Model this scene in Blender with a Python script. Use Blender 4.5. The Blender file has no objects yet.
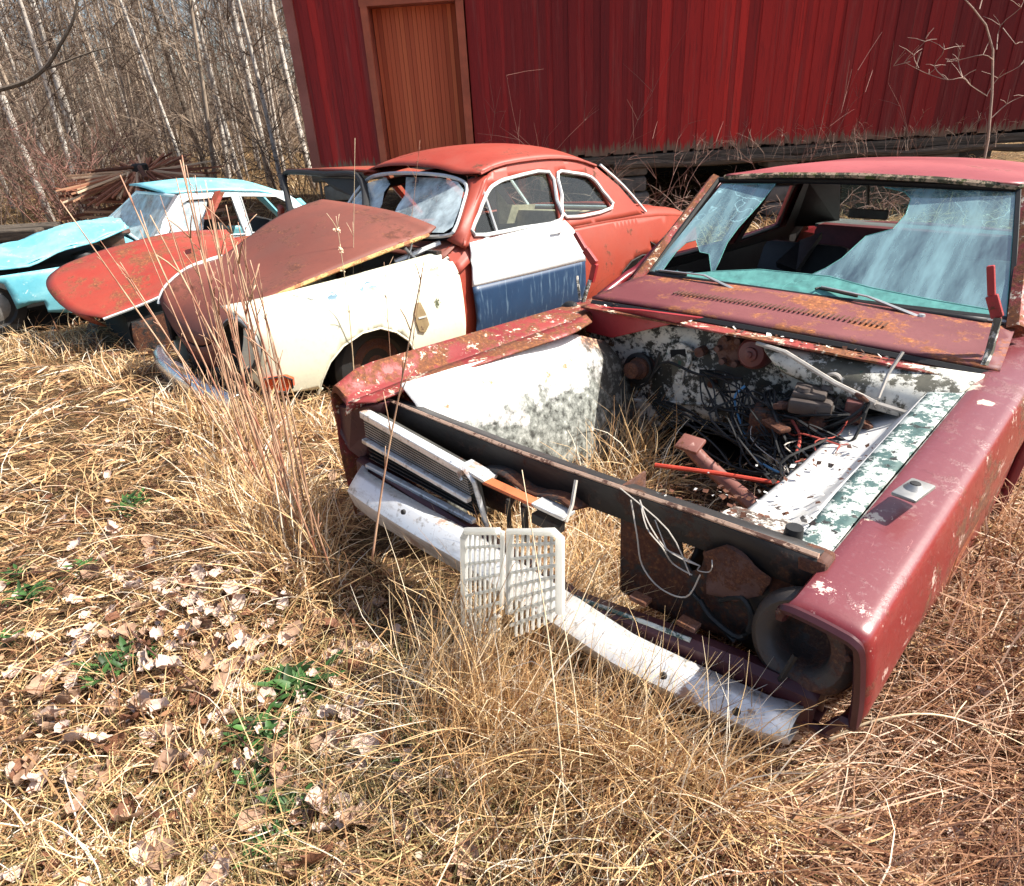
import bpy, bmesh, math, random
import numpy as np
from mathutils import Vector, Matrix, geometry
random.seed(7); rng = np.random.default_rng(7)
SC = bpy.context.scene
COL = SC.collection
PI = math.pi
# ------------------------------------------------------------------ camera
CF, CPITCH, CROLL, CH = 653.815, 27.455, -3.555, 1.522
IW, IH = 1024, 886
_p, _r = math.radians(CPITCH), math.radians(CROLL)
_right = Vector((1, 0, 0)); FWD = Vector((0, math.cos(_p), -math.sin(_p))); _up = Vector((0, math.sin(_p), math.cos(_p)))
CR = math.cos(_r)*_right + math.sin(_r)*_up
CU = -math.sin(_r)*_right + math.cos(_r)*_up
CO = Vector((0, 0, CH))
cam = bpy.data.cameras.new('camera'); camo = bpy.data.objects.new('camera', cam); COL.objects.link(camo)
cam.sensor_fit = 'HORIZONTAL'; cam.sensor_width = 36; cam.lens = CF/IW*36; cam.clip_end = 2000; cam.clip_start = 0.02
mw = Matrix.Identity(4)
for i in range(3):
    mw[i][0] = CR[i]; mw[i][1] = CU[i]; mw[i][2] = -FWD[i]; mw[i][3] = CO[i]
camo.matrix_world = mw
SC.camera = camo

def frame(cx, cy, yaw, cp=0, cr=0, sink=0):
    y = math.radians(yaw); b = Vector((math.sin(y), math.cos(y), 0)); r = Vector((math.cos(y), -math.sin(y), 0)); z = Vector((0, 0, 1))
    a = math.radians(cp); q = math.radians(cr)
    b2 = b*math.cos(a)+z*math.sin(a); z2 = -b*math.sin(a)+z*math.cos(a)
    r2 = r*math.cos(q)+z2*math.sin(q); z3 = -r*math.sin(q)+z2*math.cos(q)
    m = Matrix.Identity(4)
    for i in range(3):
        m[i][0] = r2[i]; m[i][1] = b2[i]; m[i][2] = z3[i]
    m[0][3], m[1][3], m[2][3] = cx, cy, sink
    return m
FC = frame(.024, 1.38, 44.546, -3.164, -.27, -.065)      # the red saloon in front
AM = frame(-1.855, 3.86, 47.535, -1.166, 2.492, -.257)   # red two-door with the white door
BL = frame(-5.234, 6.04, 48.899, -6.938, -1.395, -.188)  # light blue saloon
RD = frame(-3.44, 5.22, 51.5, -3.1, -1.2, -.33)    # red car between
ID = Matrix.Identity(4)

def at(m, u, v, **k):
    """the point of a plane x=, y= or z= (in the thing's own metres) seen at a place of the photo"""
    mi = m.inverted(); o = mi @ CO
    d = mi.to_3x3() @ ((u-IW/2)*CR - (v-IH/2)*CU + CF*FWD)
    if 'plane' in k:
        p0, n = k['plane']; t = (Vector(p0)-o).dot(Vector(n))/d.dot(Vector(n))
    else:
        (a, val), = k.items(); i = 'xyz'.index(a); t = (val-o[i])/d[i]
    return o+d*t
def pix(m, p):
    d = m @ Vector(p) - CO; w = d.dot(FWD)
    return IW/2+CF*d.dot(CR)/w, IH/2-CF*d.dot(CU)/w
def inv(m, fn, u, v, g):
    """surface coordinates (a, b) of the curved sheet fn seen at a place of the photo"""
    a, b = g
    for _ in range(40):
        x, y = pix(m, fn(a, b)); e = 1e-4
        xa, ya = pix(m, fn(a+e, b)); xb, yb = pix(m, fn(a, b+e))
        j = [[(xa-x)/e, (xb-x)/e], [(ya-y)/e, (yb-y)/e]]
        dt = j[0][0]*j[1][1]-j[0][1]*j[1][0]
        if abs(dt) < 1e-9: break
        rx, ry = u-x, v-y
        da = (rx*j[1][1]-ry*j[0][1])/dt; db = (j[0][0]*ry-j[1][0]*rx)/dt
        s = min(1, .25/max(1e-9, abs(da), abs(db)))
        a += da*s; b += db*s
        if abs(da)+abs(db) < 1e-5: break
    return a, b

# ------------------------------------------------------------------ mesh builder
class MB:
    def __init__(s): s.v = []; s.f = []; s.mi = []; s.cur = 0
    def add(s, vs, fs):
        o = len(s.v); s.v += [tuple(p) for p in vs]
        for f in fs: s.f.append([i+o for i in f]); s.mi.append(s.cur)
        return s
    def box(s, c, d, rot=None, bev=0):
        x, y, z = d[0]/2, d[1]/2, d[2]/2
        R = rot or Matrix.Identity(3); c = Vector(c)
        if bev > 0:
            bm = bmesh.new(); bmesh.ops.create_cube(bm, size=1)
            for q in bm.verts: q.co = Vector((q.co.x*d[0], q.co.y*d[1], q.co.z*d[2]))
            bmesh.ops.bevel(bm, geom=bm.edges[:], offset=min(bev, .45*min(d)), segments=2, affect='EDGES', profile=.5)
            bm.verts.index_update()
            s.add([c+R@q.co for q in bm.verts], [[q.index for q in f.verts] for f in bm.faces]); bm.free(); return s
        vs = [c+R@Vector((i*x, j*y, k*z)) for k in (-1, 1) for j in (-1, 1) for i in (-1, 1)]
        return s.add(vs, [(0, 2, 3, 1), (4, 5, 7, 6), (0, 1, 5, 4), (2, 6, 7, 3), (0, 4, 6, 2), (1, 3, 7, 5)])
    def tube(s, pts, r, n=6, closed=False, flat=1.0, up=None):
        pts = [Vector(p) for p in pts]; k = len(pts)
        rr = r if isinstance(r, (list, tuple)) else [r]*k
        vs = []; ref = Vector(up) if up else Vector((.31, .17, .93))
        for i, p in enumerate(pts):
            a = pts[(i-1) % k] if (closed or i > 0) else p; b = pts[(i+1) % k] if (closed or i < k-1) else p
            t = (b-a).normalized() if (b-a).length > 1e-9 else Vector((0, 0, 1))
            n1 = t.cross(ref)
            if n1.length < .05: n1 = t.cross(Vector((1, .2, 0)))
            n1.normalize(); n2 = t.cross(n1)
            for j in range(n):
                a_ = 2*PI*j/n; vs.append(p+n1*math.cos(a_)*rr[i]+n2*math.sin(a_)*rr[i]*flat)
        fs = []
        for i in range(k if closed else k-1):
            for j in range(n):
                i2 = (i+1) % k; j2 = (j+1) % n
                fs.append((i*n+j, i*n+j2, i2*n+j2, i2*n+j))
        if not closed:
            fs.append(tuple(range(n-1, -1, -1))); fs.append(tuple((k-1)*n+j for j in range(n)))
        return s.add(vs, fs)
    def lathe(s, c, prof, axis=(0, 0, 1), n=20):
        ax = Vector(axis).normalized(); q = ax.to_track_quat('Z', 'Y').to_matrix(); c = Vector(c)
        vs = []
        for r, z in prof:
            for j in range(n):
                a = 2*PI*j/n; vs.append(c+q@Vector((r*math.cos(a), r*math.sin(a), z)))
        fs = [(i*n+j, i*n+(j+1) % n, (i+1)*n+(j+1) % n, (i+1)*n+j) for i in range(len(prof)-1) for j in range(n)]
        return s.add(vs, fs)
    def grid(s, rows):
        n = len(rows[0]); vs = [p for r in rows for p in r]
        return s.add(vs, [(i*n+j, i*n+j+1, (i+1)*n+j+1, (i+1)*n+j) for i in range(len(rows)-1) for j in range(n-1)])
    def prism(s, poly, vec):
        n = len(poly); vec = Vector(vec); a = [Vector(p) for p in poly]; b = [p+vec for p in a]
        return s.add(a+b, [tuple(range(n))[::-1], tuple(range(n, 2*n))]+[(i, (i+1) % n, n+(i+1) % n, n+i) for i in range(n)])
    def build(s, name, mat, parent=None, smooth=False, solid=0, bev=0, angle=40, off=0):
        me = bpy.data.meshes.new(name); me.from_pydata(s.v, [], s.f); me.validate(clean_customdata=False)
        for m in (mat if isinstance(mat, (list, tuple)) else [mat]): me.materials.append(m)
        if isinstance(mat, (list, tuple)) and len(me.polygons) == len(s.mi): me.polygons.foreach_set('material_index', s.mi)
        if smooth: me.polygons.foreach_set('use_smooth', [True]*len(me.polygons))
        me.update()
        if smooth and angle:
            try: me.set_sharp_from_angle(angle=math.radians(angle))
            except Exception: pass
        o = bpy.data.objects.new(name, me); COL.objects.link(o)
        if parent: o.parent = parent
        if solid:
            md = o.modifiers.new('thickness', 'SOLIDIFY'); md.thickness = solid; md.offset = off
        if bev:
            md = o.modifiers.new('edge', 'BEVEL'); md.width = bev; md.segments = 2; md.limit_method = 'ANGLE'
        return o
def tag(o, label=None, cat=None, group=None, kind=None):
    if label: o['label'] = label
    if cat: o['category'] = cat
    if group: o['group'] = group
    if kind: o['kind'] = kind
    return o
def empty(name, m, label, cat, group=None):
    o = bpy.data.objects.new(name, None); COL.objects.link(o); o.empty_display_size = .2
    o.matrix_world = m if isinstance(m, Matrix) else Matrix.Translation(m)
    return tag(o, label, cat, group)
def kids(o): return list(o.children)
def copy_tree(o, parent=None):
    ch = kids(o); c = o.copy(); COL.objects.link(c)
    if parent: c.parent = parent; c.matrix_parent_inverse = o.matrix_parent_inverse.copy()
    for k in ch: copy_tree(k, c)
    return c

def crom(p, n=6, closed=False):
    """smooth curve through points"""
    p = [Vector(q) for q in p]; k = len(p); out = []
    for i in range(k if closed else k-1):
        g = lambda j: p[j % k] if closed else p[max(0, min(k-1, j))]
        a, b, c, d = g(i-1), g(i), g(i+1), g(i+2)
        for s in range(n):
            t = s/n; out.append(.5*((2*b)+(c-a)*t+(2*a-5*b+4*c-d)*t*t+(3*b-a-3*c+d)*t**3))
    if not closed: out.append(p[-1].copy())
    return out
def resample(p, n):
    p = [Vector(q) for q in p]; L = [0]
    for a, b in zip(p, p[1:]): L.append(L[-1]+(b-a).length)
    out = []; j = 0
    for i in range(n):
        s = L[-1]*i/(n-1)
        while j < len(L)-2 and L[j+1] < s: j += 1
        t = (s-L[j])/max(1e-9, L[j+1]-L[j]); out.append(p[j].lerp(p[j+1], min(1, max(0, t))))
    return out
def coons(mb, c0, c1, d0, d1, nu=16, nv=12, bulge=None):
    """c0 and c1 run along u (v=0, v=1), d0 and d1 along v (u=0, u=1)"""
    c0, c1 = resample(c0, nu), resample(c1, nu); d0, d1 = resample(d0, nv), resample(d1, nv); rows = []
    for j in range(nv):
        v = j/(nv-1); row = []
        for i in range(nu):
            u = i/(nu-1)
            q = c0[i]*(1-v)+c1[i]*v+d0[j]*(1-u)+d1[j]*u-(c0[0]*(1-u)*(1-v)+c0[-1]*u*(1-v)+c1[0]*(1-u)*v+c1[-1]*u*v)
            if bulge: q = q+Vector(bulge(u, v))
            row.append(q)
        rows.append(row)
    return mb.grid(rows)
def inpoly(x, y, P):
    c = False; n = len(P); j = n-1
    for i in range(n):
        xi, yi = P[i][0], P[i][1]; xj, yj = P[j][0], P[j][1]
        if (yi > y) != (yj > y) and x < (xj-xi)*(y-yi)/(yj-yi)+xi: c = not c
        j = i
    return c
def sheet(mb, outer, holes=(), fn=None, res=.03):
    """fill a flat outline (with holes) by small triangles and lay it on the surface fn(a, b)"""
    V = []; E = []
    def ring(P):
        P = [Vector((q[0], q[1])) for q in P]; o = len(V); k = 0
        for a, b in zip(P, P[1:]+P[:1]):
            n = max(1, int((b-a).length/res))
            for i in range(n): V.append(a.lerp(b, i/n)); k += 1
        for i in range(k): E.append((o+i, o+(i+1) % k))
    ring(outer)
    for h in holes: ring(h)
    nb = len(V)
    xs = [p[0] for p in outer]; ys = [p[1] for p in outer]
    nx = int((max(xs)-min(xs))/res); ny = int((max(ys)-min(ys))/res)
    B = np.array([tuple(q) for q in V])
    for i in range(nx+1):
        for j in range(ny+1):
            x = min(xs)+(i+.5*(j % 2))*res; y = min(ys)+j*res
            if inpoly(x, y, outer) and not any(inpoly(x, y, h) for h in holes) and np.min((B[:, 0]-x)**2+(B[:, 1]-y)**2) > (.45*res)**2:
                V.append(Vector((x, y)))
    r = geometry.delaunay_2d_cdt(V, E, [], 0, 1e-6)
    vs, fs = r[0], r[2]; keep = []
    for f in fs:
        cx = sum(vs[i].x for i in f)/len(f); cy = sum(vs[i].y for i in f)/len(f)
        if inpoly(cx, cy, outer) and not any(inpoly(cx, cy, h) for h in holes): keep.append(f)
    fn = fn or (lambda a, b: (a, b, 0))
    return mb.add([fn(q.x, q.y) for q in vs], keep)
def planefn(p0, ax, ay):
    p0, ax, ay = Vector(p0), Vector(ax), Vector(ay)
    return lambda a, b: p0+ax*a+ay*b

# ------------------------------------------------------------------ materials
def hx(r, g, b): return (r, g, b, 1)
class NT:
    def __init__(s, name):
        m = bpy.data.materials.new(name); m.use_nodes = True; s.m = m; s.t = m.node_tree; s.t.nodes.clear()
        s.out = s.n('ShaderNodeOutputMaterial'); s.b = s.n('ShaderNodeBsdfPrincipled'); s.l(s.b.outputs[0], s.out.inputs[0])
        s.tc = s.n('ShaderNodeTexCoord')
    def n(s, t, **k):
        q = s.t.nodes.new(t)
        for a, v in k.items(): setattr(q, a, v)
        return q
    def l(s, a, b): s.t.links.new(a, b)
    def noise(s, scale, det=6, rough=.6, vec=None, dist=0):
        q = s.n('ShaderNodeTexNoise'); q.inputs['Scale'].default_value = scale; q.inputs['Detail'].default_value = det
        q.inputs['Roughness'].default_value = rough; q.inputs['Distortion'].default_value = dist
        s.l(vec or s.tc.outputs['Object'], q.inputs['Vector']); return q.outputs['Fac']
    def map(s, scale=(1, 1, 1), loc=(0, 0, 0), rot=(0, 0, 0), src='Object'):
        q = s.n('ShaderNodeMapping'); q.inputs['Scale'].default_value = scale; q.inputs['Location'].default_value = loc; q.inputs['Rotation'].default_value = rot
        s.l(s.tc.outputs[src], q.inputs[0]); return q.outputs[0]
    def step(s, fac, a, b):
        q = s.n('ShaderNodeMapRange'); q.inputs[1].default_value = a; q.inputs[2].default_value = b; q.clamp = True
        s.l(fac, q.inputs[0]); return q.outputs[0]
    def math(s, op, a, b=None):
        q = s.n('ShaderNodeMath'); q.operation = op; q.use_clamp = False
        for i, v in enumerate((a, b)):
            if v is None: continue
            if isinstance(v, (int, float)): q.inputs[i].default_value = v
            else: s.l(v, q.inputs[i])
        return q.outputs[0]
    def mix(s, fac, a, b):
        q = s.n('ShaderNodeMixRGB')
        for i, v in ((0, fac), (1, a), (2, b)):
            if isinstance(v, (int, float)): q.inputs[i].default_value = v
            elif isinstance(v, tuple): q.inputs[i].default_value = v if len(v) == 4 else (*v, 1)
            else: s.l(v, q.inputs[i])
        return q.outputs[0]
    def ramp(s, fac, stops):
        q = s.n('ShaderNodeValToRGB'); e = q.color_ramp.elements
        while len(e) < len(stops): e.new(.5)
        for i, (p, c) in enumerate(stops): e[i].position = p; e[i].color = c if len(c) == 4 else (*c, 1)
        s.l(fac, q.inputs[0]); return q.outputs[0]
    def spot(s, c, r, scale=12, k=.9, edge=.03):
        q = s.n('ShaderNodeVectorMath'); q.operation = 'DISTANCE'; s.l(s.tc.outputs['Object'], q.inputs[0]); q.inputs[1].default_value = tuple(c)
        d = s.math('DIVIDE', q.outputs['Value'], r)
        v = s.math('ADD', s.math('MULTIPLY', s.noise(scale, 8, .72), k), s.math('MULTIPLY', d, -.32))
        return s.step(v, .5*k-.12, .5*k-.12+edge)
    def bump(s, fac, st=.3, d=.01):
        q = s.n('ShaderNodeBump'); q.inputs['Strength'].default_value = st; q.inputs['Distance'].default_value = d
        s.l(fac, q.inputs['Height']); s.l(q.outputs[0], s.b.inputs['Normal'])
    def set(s, **k):
        for a, v in k.items():
            a = {'col': 'Base Color', 'rough': 'Roughness', 'metal': 'Metallic', 'spec': 'Specular IOR Level', 'coat': 'Coat Weight'}.get(a, a)
            if isinstance(v, (int, float)): s.b.inputs[a].default_value = v
            elif isinstance(v, tuple): s.b.inputs[a].default_value = v if len(v) == 4 else (*v, 1)
            else: s.l(v, s.b.inputs[a])
        return s
def plain(name, c, rough=.6, metal=0, var=.35, scale=12):
    t = NT(name); f = t.noise(scale, 8, .65)
    lo = tuple(x*(1-var) for x in c); hi = tuple(min(1, x*(1+var)) for x in c)
    t.set(col=t.ramp(f, [(.3, lo), (.7, hi)]), rough=rough, metal=metal); t.bump(t.noise(scale*4, 4), .15, .004)
    return t.m
def paint(name, base, rust=(.12, .035, .015), amount=.42, chip=None, chipamt=.36, scale=5, rough=.45, fade=None, coat=.0, speck=None, spots=(), streak=None, sfade=None, topfade=None, scratch=None):
    """old car paint: faded patches, rust blooms with a broken edge, chips down to primer"""
    t = NT(name)
    big = t.noise(scale*.35, 4, .5); fine = t.noise(scale*9, 6, .7)
    fd = fade or tuple(min(1, x*1.5+.03) for x in base)
    c = t.mix(t.step(big, .42, .68), base, fd)
    c = t.mix(t.math('MULTIPLY', t.step(fine, .5, .75), .35), c, tuple(x*.6 for x in base))
    r1 = t.math('ADD', t.math('MULTIPLY', t.noise(scale, 8, .72), .75), t.math('MULTIPLY', t.noise(scale*5, 6, .7), .25))
    rm = t.step(r1, amount-.025, amount+.035)
    rm = t.math('SUBTRACT', 1, rm)
    if streak: c = t.mix(t.math('MULTIPLY', t.step(t.noise(1.6, 7, .68, t.map(scale=streak)), .46, .66), .75), c, sfade or fd)
    rc = t.ramp(t.noise(scale*14, 5, .7), [(.3, tuple(x*.45 for x in rust)), (.55, rust), (.75, (min(1, rust[0]*2.6), rust[1]*3.2, rust[2]*2))])
    c = t.mix(rm, c, rc)
    if chip:
        r2 = t.math('ADD', t.math('MULTIPLY', t.noise(scale*2.3, 8, .75, t.map(loc=(3.1, 1.7, .4))), .7), t.math('MULTIPLY', t.noise(scale*11, 5, .7), .3))
        cm = t.math('SUBTRACT', 1, t.step(r2, chipamt, chipamt+.03)); c = t.mix(cm, c, chip)
    if speck:
        sp = t.math('SUBTRACT', 1, t.step(t.math('ADD', t.math('MULTIPLY', t.noise(scale*20, 4, .7), .62), t.math('MULTIPLY', t.noise(scale*.9, 3, .6), .38)), .335, .36)); c = t.mix(sp, c, speck)
    if topfade:
        sn = t.n('ShaderNodeSeparateXYZ'); t.l(t.tc.outputs['Normal'], sn.inputs[0]); c = t.mix(t.math('MULTIPLY', t.step(t.math('ADD', sn.outputs[2], t.math('MULTIPLY', t.noise(7, 6, .7), .5)), .85, 1.15), .85), c, topfade)
    if scratch:
        s1 = t.math('MULTIPLY', t.step(t.noise(5, 5, .75, t.map(scale=(26, 2.2, 9), rot=(.2, .1, .35))), .64, .68), t.step(t.noise(2.6, 4, .6), .46, .56))
        s2 = t.math('MULTIPLY', t.step(t.noise(4, 6, .75, t.map(scale=(3, 14, 1.2), rot=(0, .3, 0))), .60, .72), .55)
        c = t.mix(s1, c, scratch); c = t.mix(s2, c, tuple(x*.45 for x in base)); c = t.mix(t.math('MULTIPLY', t.step(t.noise(75, 4, .7), .55, .72), .35), c, tuple(min(1, x*.6+.11) for x in base))
    for sc_, sr, scol, ssc in spots: c = t.mix(t.spot(sc_, sr, ssc), c, scol)
    ro = t.math('ADD', t.math('ADD', t.math('MULTIPLY', rm, .35), rough-.06), t.math('MULTIPLY', t.noise(scale*1.7, 6, .7), .16))
    t.set(col=c, rough=ro, coat=coat); t.b.inputs['Coat Roughness'].default_value = .25
    t.bump(t.math('ADD', t.math('MULTIPLY', rm, .5), t.math('MULTIPLY', fine, .25)), .35, .006)
    return t.m
def flake(name, a, b, thr=.5, scale=7, c=None, cthr=.4, rough=.7, soft=.02):
    """two layers: paint a flaking off over b, a third colour c in spots"""
    t = NT(name)
    f = t.math('ADD', t.math('MULTIPLY', t.noise(scale, 8, .72), .7), t.math('MULTIPLY', t.noise(scale*6, 6, .7), .3))
    m = t.step(f, thr-soft, thr+soft)
    cb = t.mix(t.noise(scale*5, 5), tuple(x*.5 for x in b), tuple(min(1, x*1.7) for x in b))
    ca = t.mix(t.step(t.noise(scale*3, 5), .35, .7), tuple(x*.75 for x in a), a)
    col = t.mix(m, cb, ca)
    if c:
        m2 = t.math('SUBTRACT', 1, t.step(t.noise(scale*1.8, 7, .7, t.map(loc=(5, 2, 1))), cthr-.02, cthr+.02)); col = t.mix(m2, col, c)
    t.set(col=col, rough=rough); t.bump(t.math('ADD', m, t.math('MULTIPLY', t.noise(scale*9), .4)), .4, .004)
    return t.m
def glass(name, tint=(.55, .85, .85), dust_glare=(.45, .6, .6), d0=.1, d1=.5, scale=3, gloss=.18, streak=False, crack=1.0):
    """old window glass: clear, with a greenish tint, and a film of dirt and cracks; streaks paint in pale reflections"""
    t = NT(name)
    tr = t.n('ShaderNodeBsdfTransparent'); tr.inputs[0].default_value = (*tint, 1)
    gl = t.n('ShaderNodeBsdfGlossy'); gl.inputs['Roughness'].default_value = .06; gl.inputs[0].default_value = (.9, 1, 1, 1)
    df = t.n('ShaderNodeBsdfDiffuse'); df.inputs[0].default_value = (*dust_glare, 1)
    fr = t.n('ShaderNodeLayerWeight'); fr.inputs[0].default_value = .35
    m1 = t.n('ShaderNodeMixShader'); m2 = t.n('ShaderNodeMixShader')
    t.l(t.math('ADD', t.math('MULTIPLY', fr.outputs['Fresnel'], .8), gloss), m1.inputs[0])
    t.l(tr.outputs[0], m1.inputs[1]); t.l(gl.outputs[0], m1.inputs[2])
    vec = t.map(scale=(4.5, 1, .7), rot=(0, .55, 0)) if streak else None
    f = t.math('ADD', t.math('MULTIPLY', t.step(t.noise(scale, 6, .6, vec), .35, .7), d1-d0), d0)
    vo = t.n('ShaderNodeTexVoronoi'); vo.feature = 'DISTANCE_TO_EDGE'; vo.inputs['Scale'].default_value = 3.1; dn = t.n('ShaderNodeTexNoise'); dn.inputs['Scale'].default_value = 2.2; dn.inputs['Detail'].default_value = 5; t.l(t.tc.outputs['Object'], dn.inputs['Vector']); dm = t.n('ShaderNodeMixRGB'); dm.inputs[0].default_value = .55; t.l(t.tc.outputs['Object'], dm.inputs[1]); t.l(dn.outputs['Color'], dm.inputs[2]); t.l(dm.outputs[0], vo.inputs['Vector'])
    ck = t.math('MULTIPLY', t.math('SUBTRACT', 1, t.step(vo.outputs['Distance'], .001, .006)), t.math('MULTIPLY', t.step(t.noise(1.7, 2), .48, .6), .5*crack))
    t.l(t.math('MINIMUM', t.math('ADD', f, ck), .95), m2.inputs[0]); t.l(m1.outputs[0], m2.inputs[1]); t.l(df.outputs[0], m2.inputs[2])
    t.l(m2.outputs[0], t.out.inputs[0]); return t.m
def attrmat(name, stops, rough=.8, trans=0, attr='tint'):
    t = NT(name); a = t.n('ShaderNodeAttribute'); a.attribute_name = attr
    rc = t.ramp(a.outputs['Fac'], stops); t.set(col=rc, rough=rough, spec=.25)
    if trans:
        tl = t.n('ShaderNodeBsdfTranslucent'); mx = t.n('ShaderNodeMixShader'); mx.inputs[0].default_value = trans
        t.l(rc, tl.inputs[0]); t.l(t.b.outputs[0], mx.inputs[1]); t.l(tl.outputs[0], mx.inputs[2]); t.l(mx.outputs[0], t.out.inputs[0])
    return t.m

M = {}
M['fc_red'] = paint('faded maroon paint', (.21, .018, .024), amount=.405, chip=(.60, .42, .36), chipamt=.375, scale=5, rough=.36, fade=(.30, .075, .085), coat=.3, speck=(.45, .25, .24))
M['fc_wing'] = paint('maroon paint gone to rust', (.20, .02, .02), amount=.505, chip=(.66, .55, .42), chipamt=.415, scale=6, rough=.5, fade=(.30, .05, .04), rust=(.17, .055, .02))
M['fc_cowl'] = paint('dull maroon paint', (.13, .026, .03), amount=.475, scale=5, rough=.6, fade=(.19, .055, .055), rust=(.26, .085, .035), chip=(.5, .4, .33), chipamt=.29)
M['fc_roof'] = paint('pinkish faded red paint', (.27, .05, .056), amount=.40, scale=4, rough=.42, fade=(.45, .11, .11), chip=(.6, .5, .42), chipamt=.31, coat=.2)
M['fc_bright'] = paint('red paint kept under the hood', (.30, .018, .02), amount=.38, scale=7, chip=(.6, .5, .42), chipamt=.33)
M['dark_maroon'] = paint('dark maroon paint', (.055, .012, .016), amount=.4, scale=6, rough=.4, rust=(.07, .03, .02), chip=(.3, .28, .25), chipamt=.28)
M['black_metal'] = paint('black grimy metal', (.018, .016, .016), amount=.42, scale=8, rough=.55, rust=(.06, .025, .015), fade=(.03, .027, .025))
M['rusty_black'] = paint('rusting black metal', (.022, .019, .018), amount=.50, scale=6, rough=.6, rust=(.10, .035, .018), fade=(.03, .028, .025), chip=(.28, .24, .2), chipamt=.3)
M['rust'] = paint('brown rust', (.075, .030, .020), amount=.50, scale=12, rough=.85, rust=(.11, .042, .024))
M['firewall'] = flake('flaking white on dark olive', (.74, .72, .64), (.034, .033, .026), .515, 7, c=(.10, .06, .03), cthr=.36)
M['plenum'] = flake('flaking cream on olive', (.72, .70, .62), (.085, .08, .06), .50, 7, c=(.03, .09, .06), cthr=.35)
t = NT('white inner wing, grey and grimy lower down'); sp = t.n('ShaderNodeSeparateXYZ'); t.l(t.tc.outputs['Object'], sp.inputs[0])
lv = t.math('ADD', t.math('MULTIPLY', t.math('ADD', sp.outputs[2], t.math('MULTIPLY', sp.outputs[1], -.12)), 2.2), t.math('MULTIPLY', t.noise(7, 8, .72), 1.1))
mk = t.step(lv, 1.76, 1.92); nf = t.noise(34, 6, .7)  # white above, mottled grey towards the bottom
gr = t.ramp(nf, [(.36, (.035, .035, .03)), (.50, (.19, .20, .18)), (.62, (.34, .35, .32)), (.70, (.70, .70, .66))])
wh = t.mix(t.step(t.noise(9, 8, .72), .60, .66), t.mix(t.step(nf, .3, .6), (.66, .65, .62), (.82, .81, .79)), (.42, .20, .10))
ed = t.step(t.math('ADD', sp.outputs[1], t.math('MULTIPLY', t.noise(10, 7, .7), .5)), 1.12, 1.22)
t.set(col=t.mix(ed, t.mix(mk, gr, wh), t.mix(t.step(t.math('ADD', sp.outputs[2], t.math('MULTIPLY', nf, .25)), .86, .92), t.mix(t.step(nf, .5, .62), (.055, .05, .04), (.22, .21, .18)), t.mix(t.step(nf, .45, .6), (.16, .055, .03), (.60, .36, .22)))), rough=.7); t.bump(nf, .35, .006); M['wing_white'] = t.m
M['apron_white'] = flake('white paint with rust spots', (.80, .78, .74), (.16, .11, .08), .37, 4, c=(.03, .025, .025), cthr=.34)
M['teal_flake'] = flake('flaking teal and white', (.62, .68, .64), (.05, .10, .095), .50, 16, c=(.02, .02, .02), cthr=.40)
M['orange_bar'] = paint('orange primer', (.50, .12, .04), amount=.38, scale=12, rough=.7)
M['black'] = plain('black rubber', (.012, .012, .012), .6)
M['cavity'] = plain('black for unlit hollows', (.006, .006, .006), .9)  # near-black colour paints in the darkness of hollows
M['grey_metal'] = plain('grey metal', (.30, .30, .29), .45, .6)
M['alu'] = plain('dull aluminium', (.62, .62, .60), .38, .75, .15)
M['white_plastic'] = plain('white plastic', (.80, .80, .77), .5, 0, .06, 30)
t = NT('white sun brittle plastic'); t.set(col=(.82, .82, .79), rough=.5); tl = t.n('ShaderNodeBsdfTranslucent'); tl.inputs[0].default_value = (.85, .85, .8, 1); mx = t.n('ShaderNodeMixShader'); mx.inputs[0].default_value = .62; t.l(t.b.outputs[0], mx.inputs[1]); t.l(tl.outputs[0], mx.inputs[2]); t.l(mx.outputs[0], t.out.inputs[0]); M['white_plastic'] = t.m
M['wire_white'] = plain('pale wire', (.46, .42, .37), .6)
M['wire_blue'] = plain('blue cable', (.10, .28, .50), .5)
M['wire_red'] = plain('red cable', (.40, .07, .05), .5)
M['red_rod'] = plain('red painted rod', (.48, .05, .025), .5)
M['seat_dark'] = plain('dark vinyl', (.022, .02, .02), .55)
M['seat_grey'] = plain('grey vinyl', (.10, .10, .095), .6)
M['maroon_vinyl'] = plain('maroon vinyl', (.13, .02, .022), .6)
t = NT('dented chrome'); f = t.noise(5, 7, .7); g = t.step(f, .58, .66)
t.set(col=t.mix(g, (.74, .74, .75), (.26, .18, .14)), metal=t.math('SUBTRACT', .95, g), rough=t.math('ADD', t.math('MULTIPLY', t.noise(18), .3), .12)); t.bump(t.noise(3, 3), .25, .02); M['chrome'] = t.m
t = NT('worn white chrome'); f = t.noise(6, 8, .72); g = t.step(f, .60, .64)
k1 = t.spot((.53, -.14, .47), .085, 16, .8); k2 = t.math('MAXIMUM', t.step(t.noise(38, 6, .7), .55, .66), t.step(t.noise(2.2, 8, .75, t.map(scale=(1.5, 1, 7))), .50, .68)); g = t.math('MAXIMUM', g, k1)
t.set(col=t.mix(g, t.mix(k2, (.78, .79, .79), (.40, .37, .33)), t.mix(t.noise(40), (.20, .11, .08), (.50, .36, .28))), metal=t.math('MULTIPLY', t.math('SUBTRACT', 1, g), .45), rough=.38); t.bump(g, .3, .003); M['bumper'] = t.m
M['ws_glass'] = glass('cracked windscreen glass', (.45, .78, .80), (.34, .56, .60), .06, .62, 2.6, .24, True)  # pale blue streaks paint reflected sky into the dirt film
M['shatter'] = glass('crazed greenish glass', (.3, .6, .55), (.16, .42, .38), .5, .95, 24, .12)
M['glass'] = glass('dusty glass', (.75, .85, .84), (.25, .25, .22), .0, .06, 3, .015, False, 0)
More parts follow.
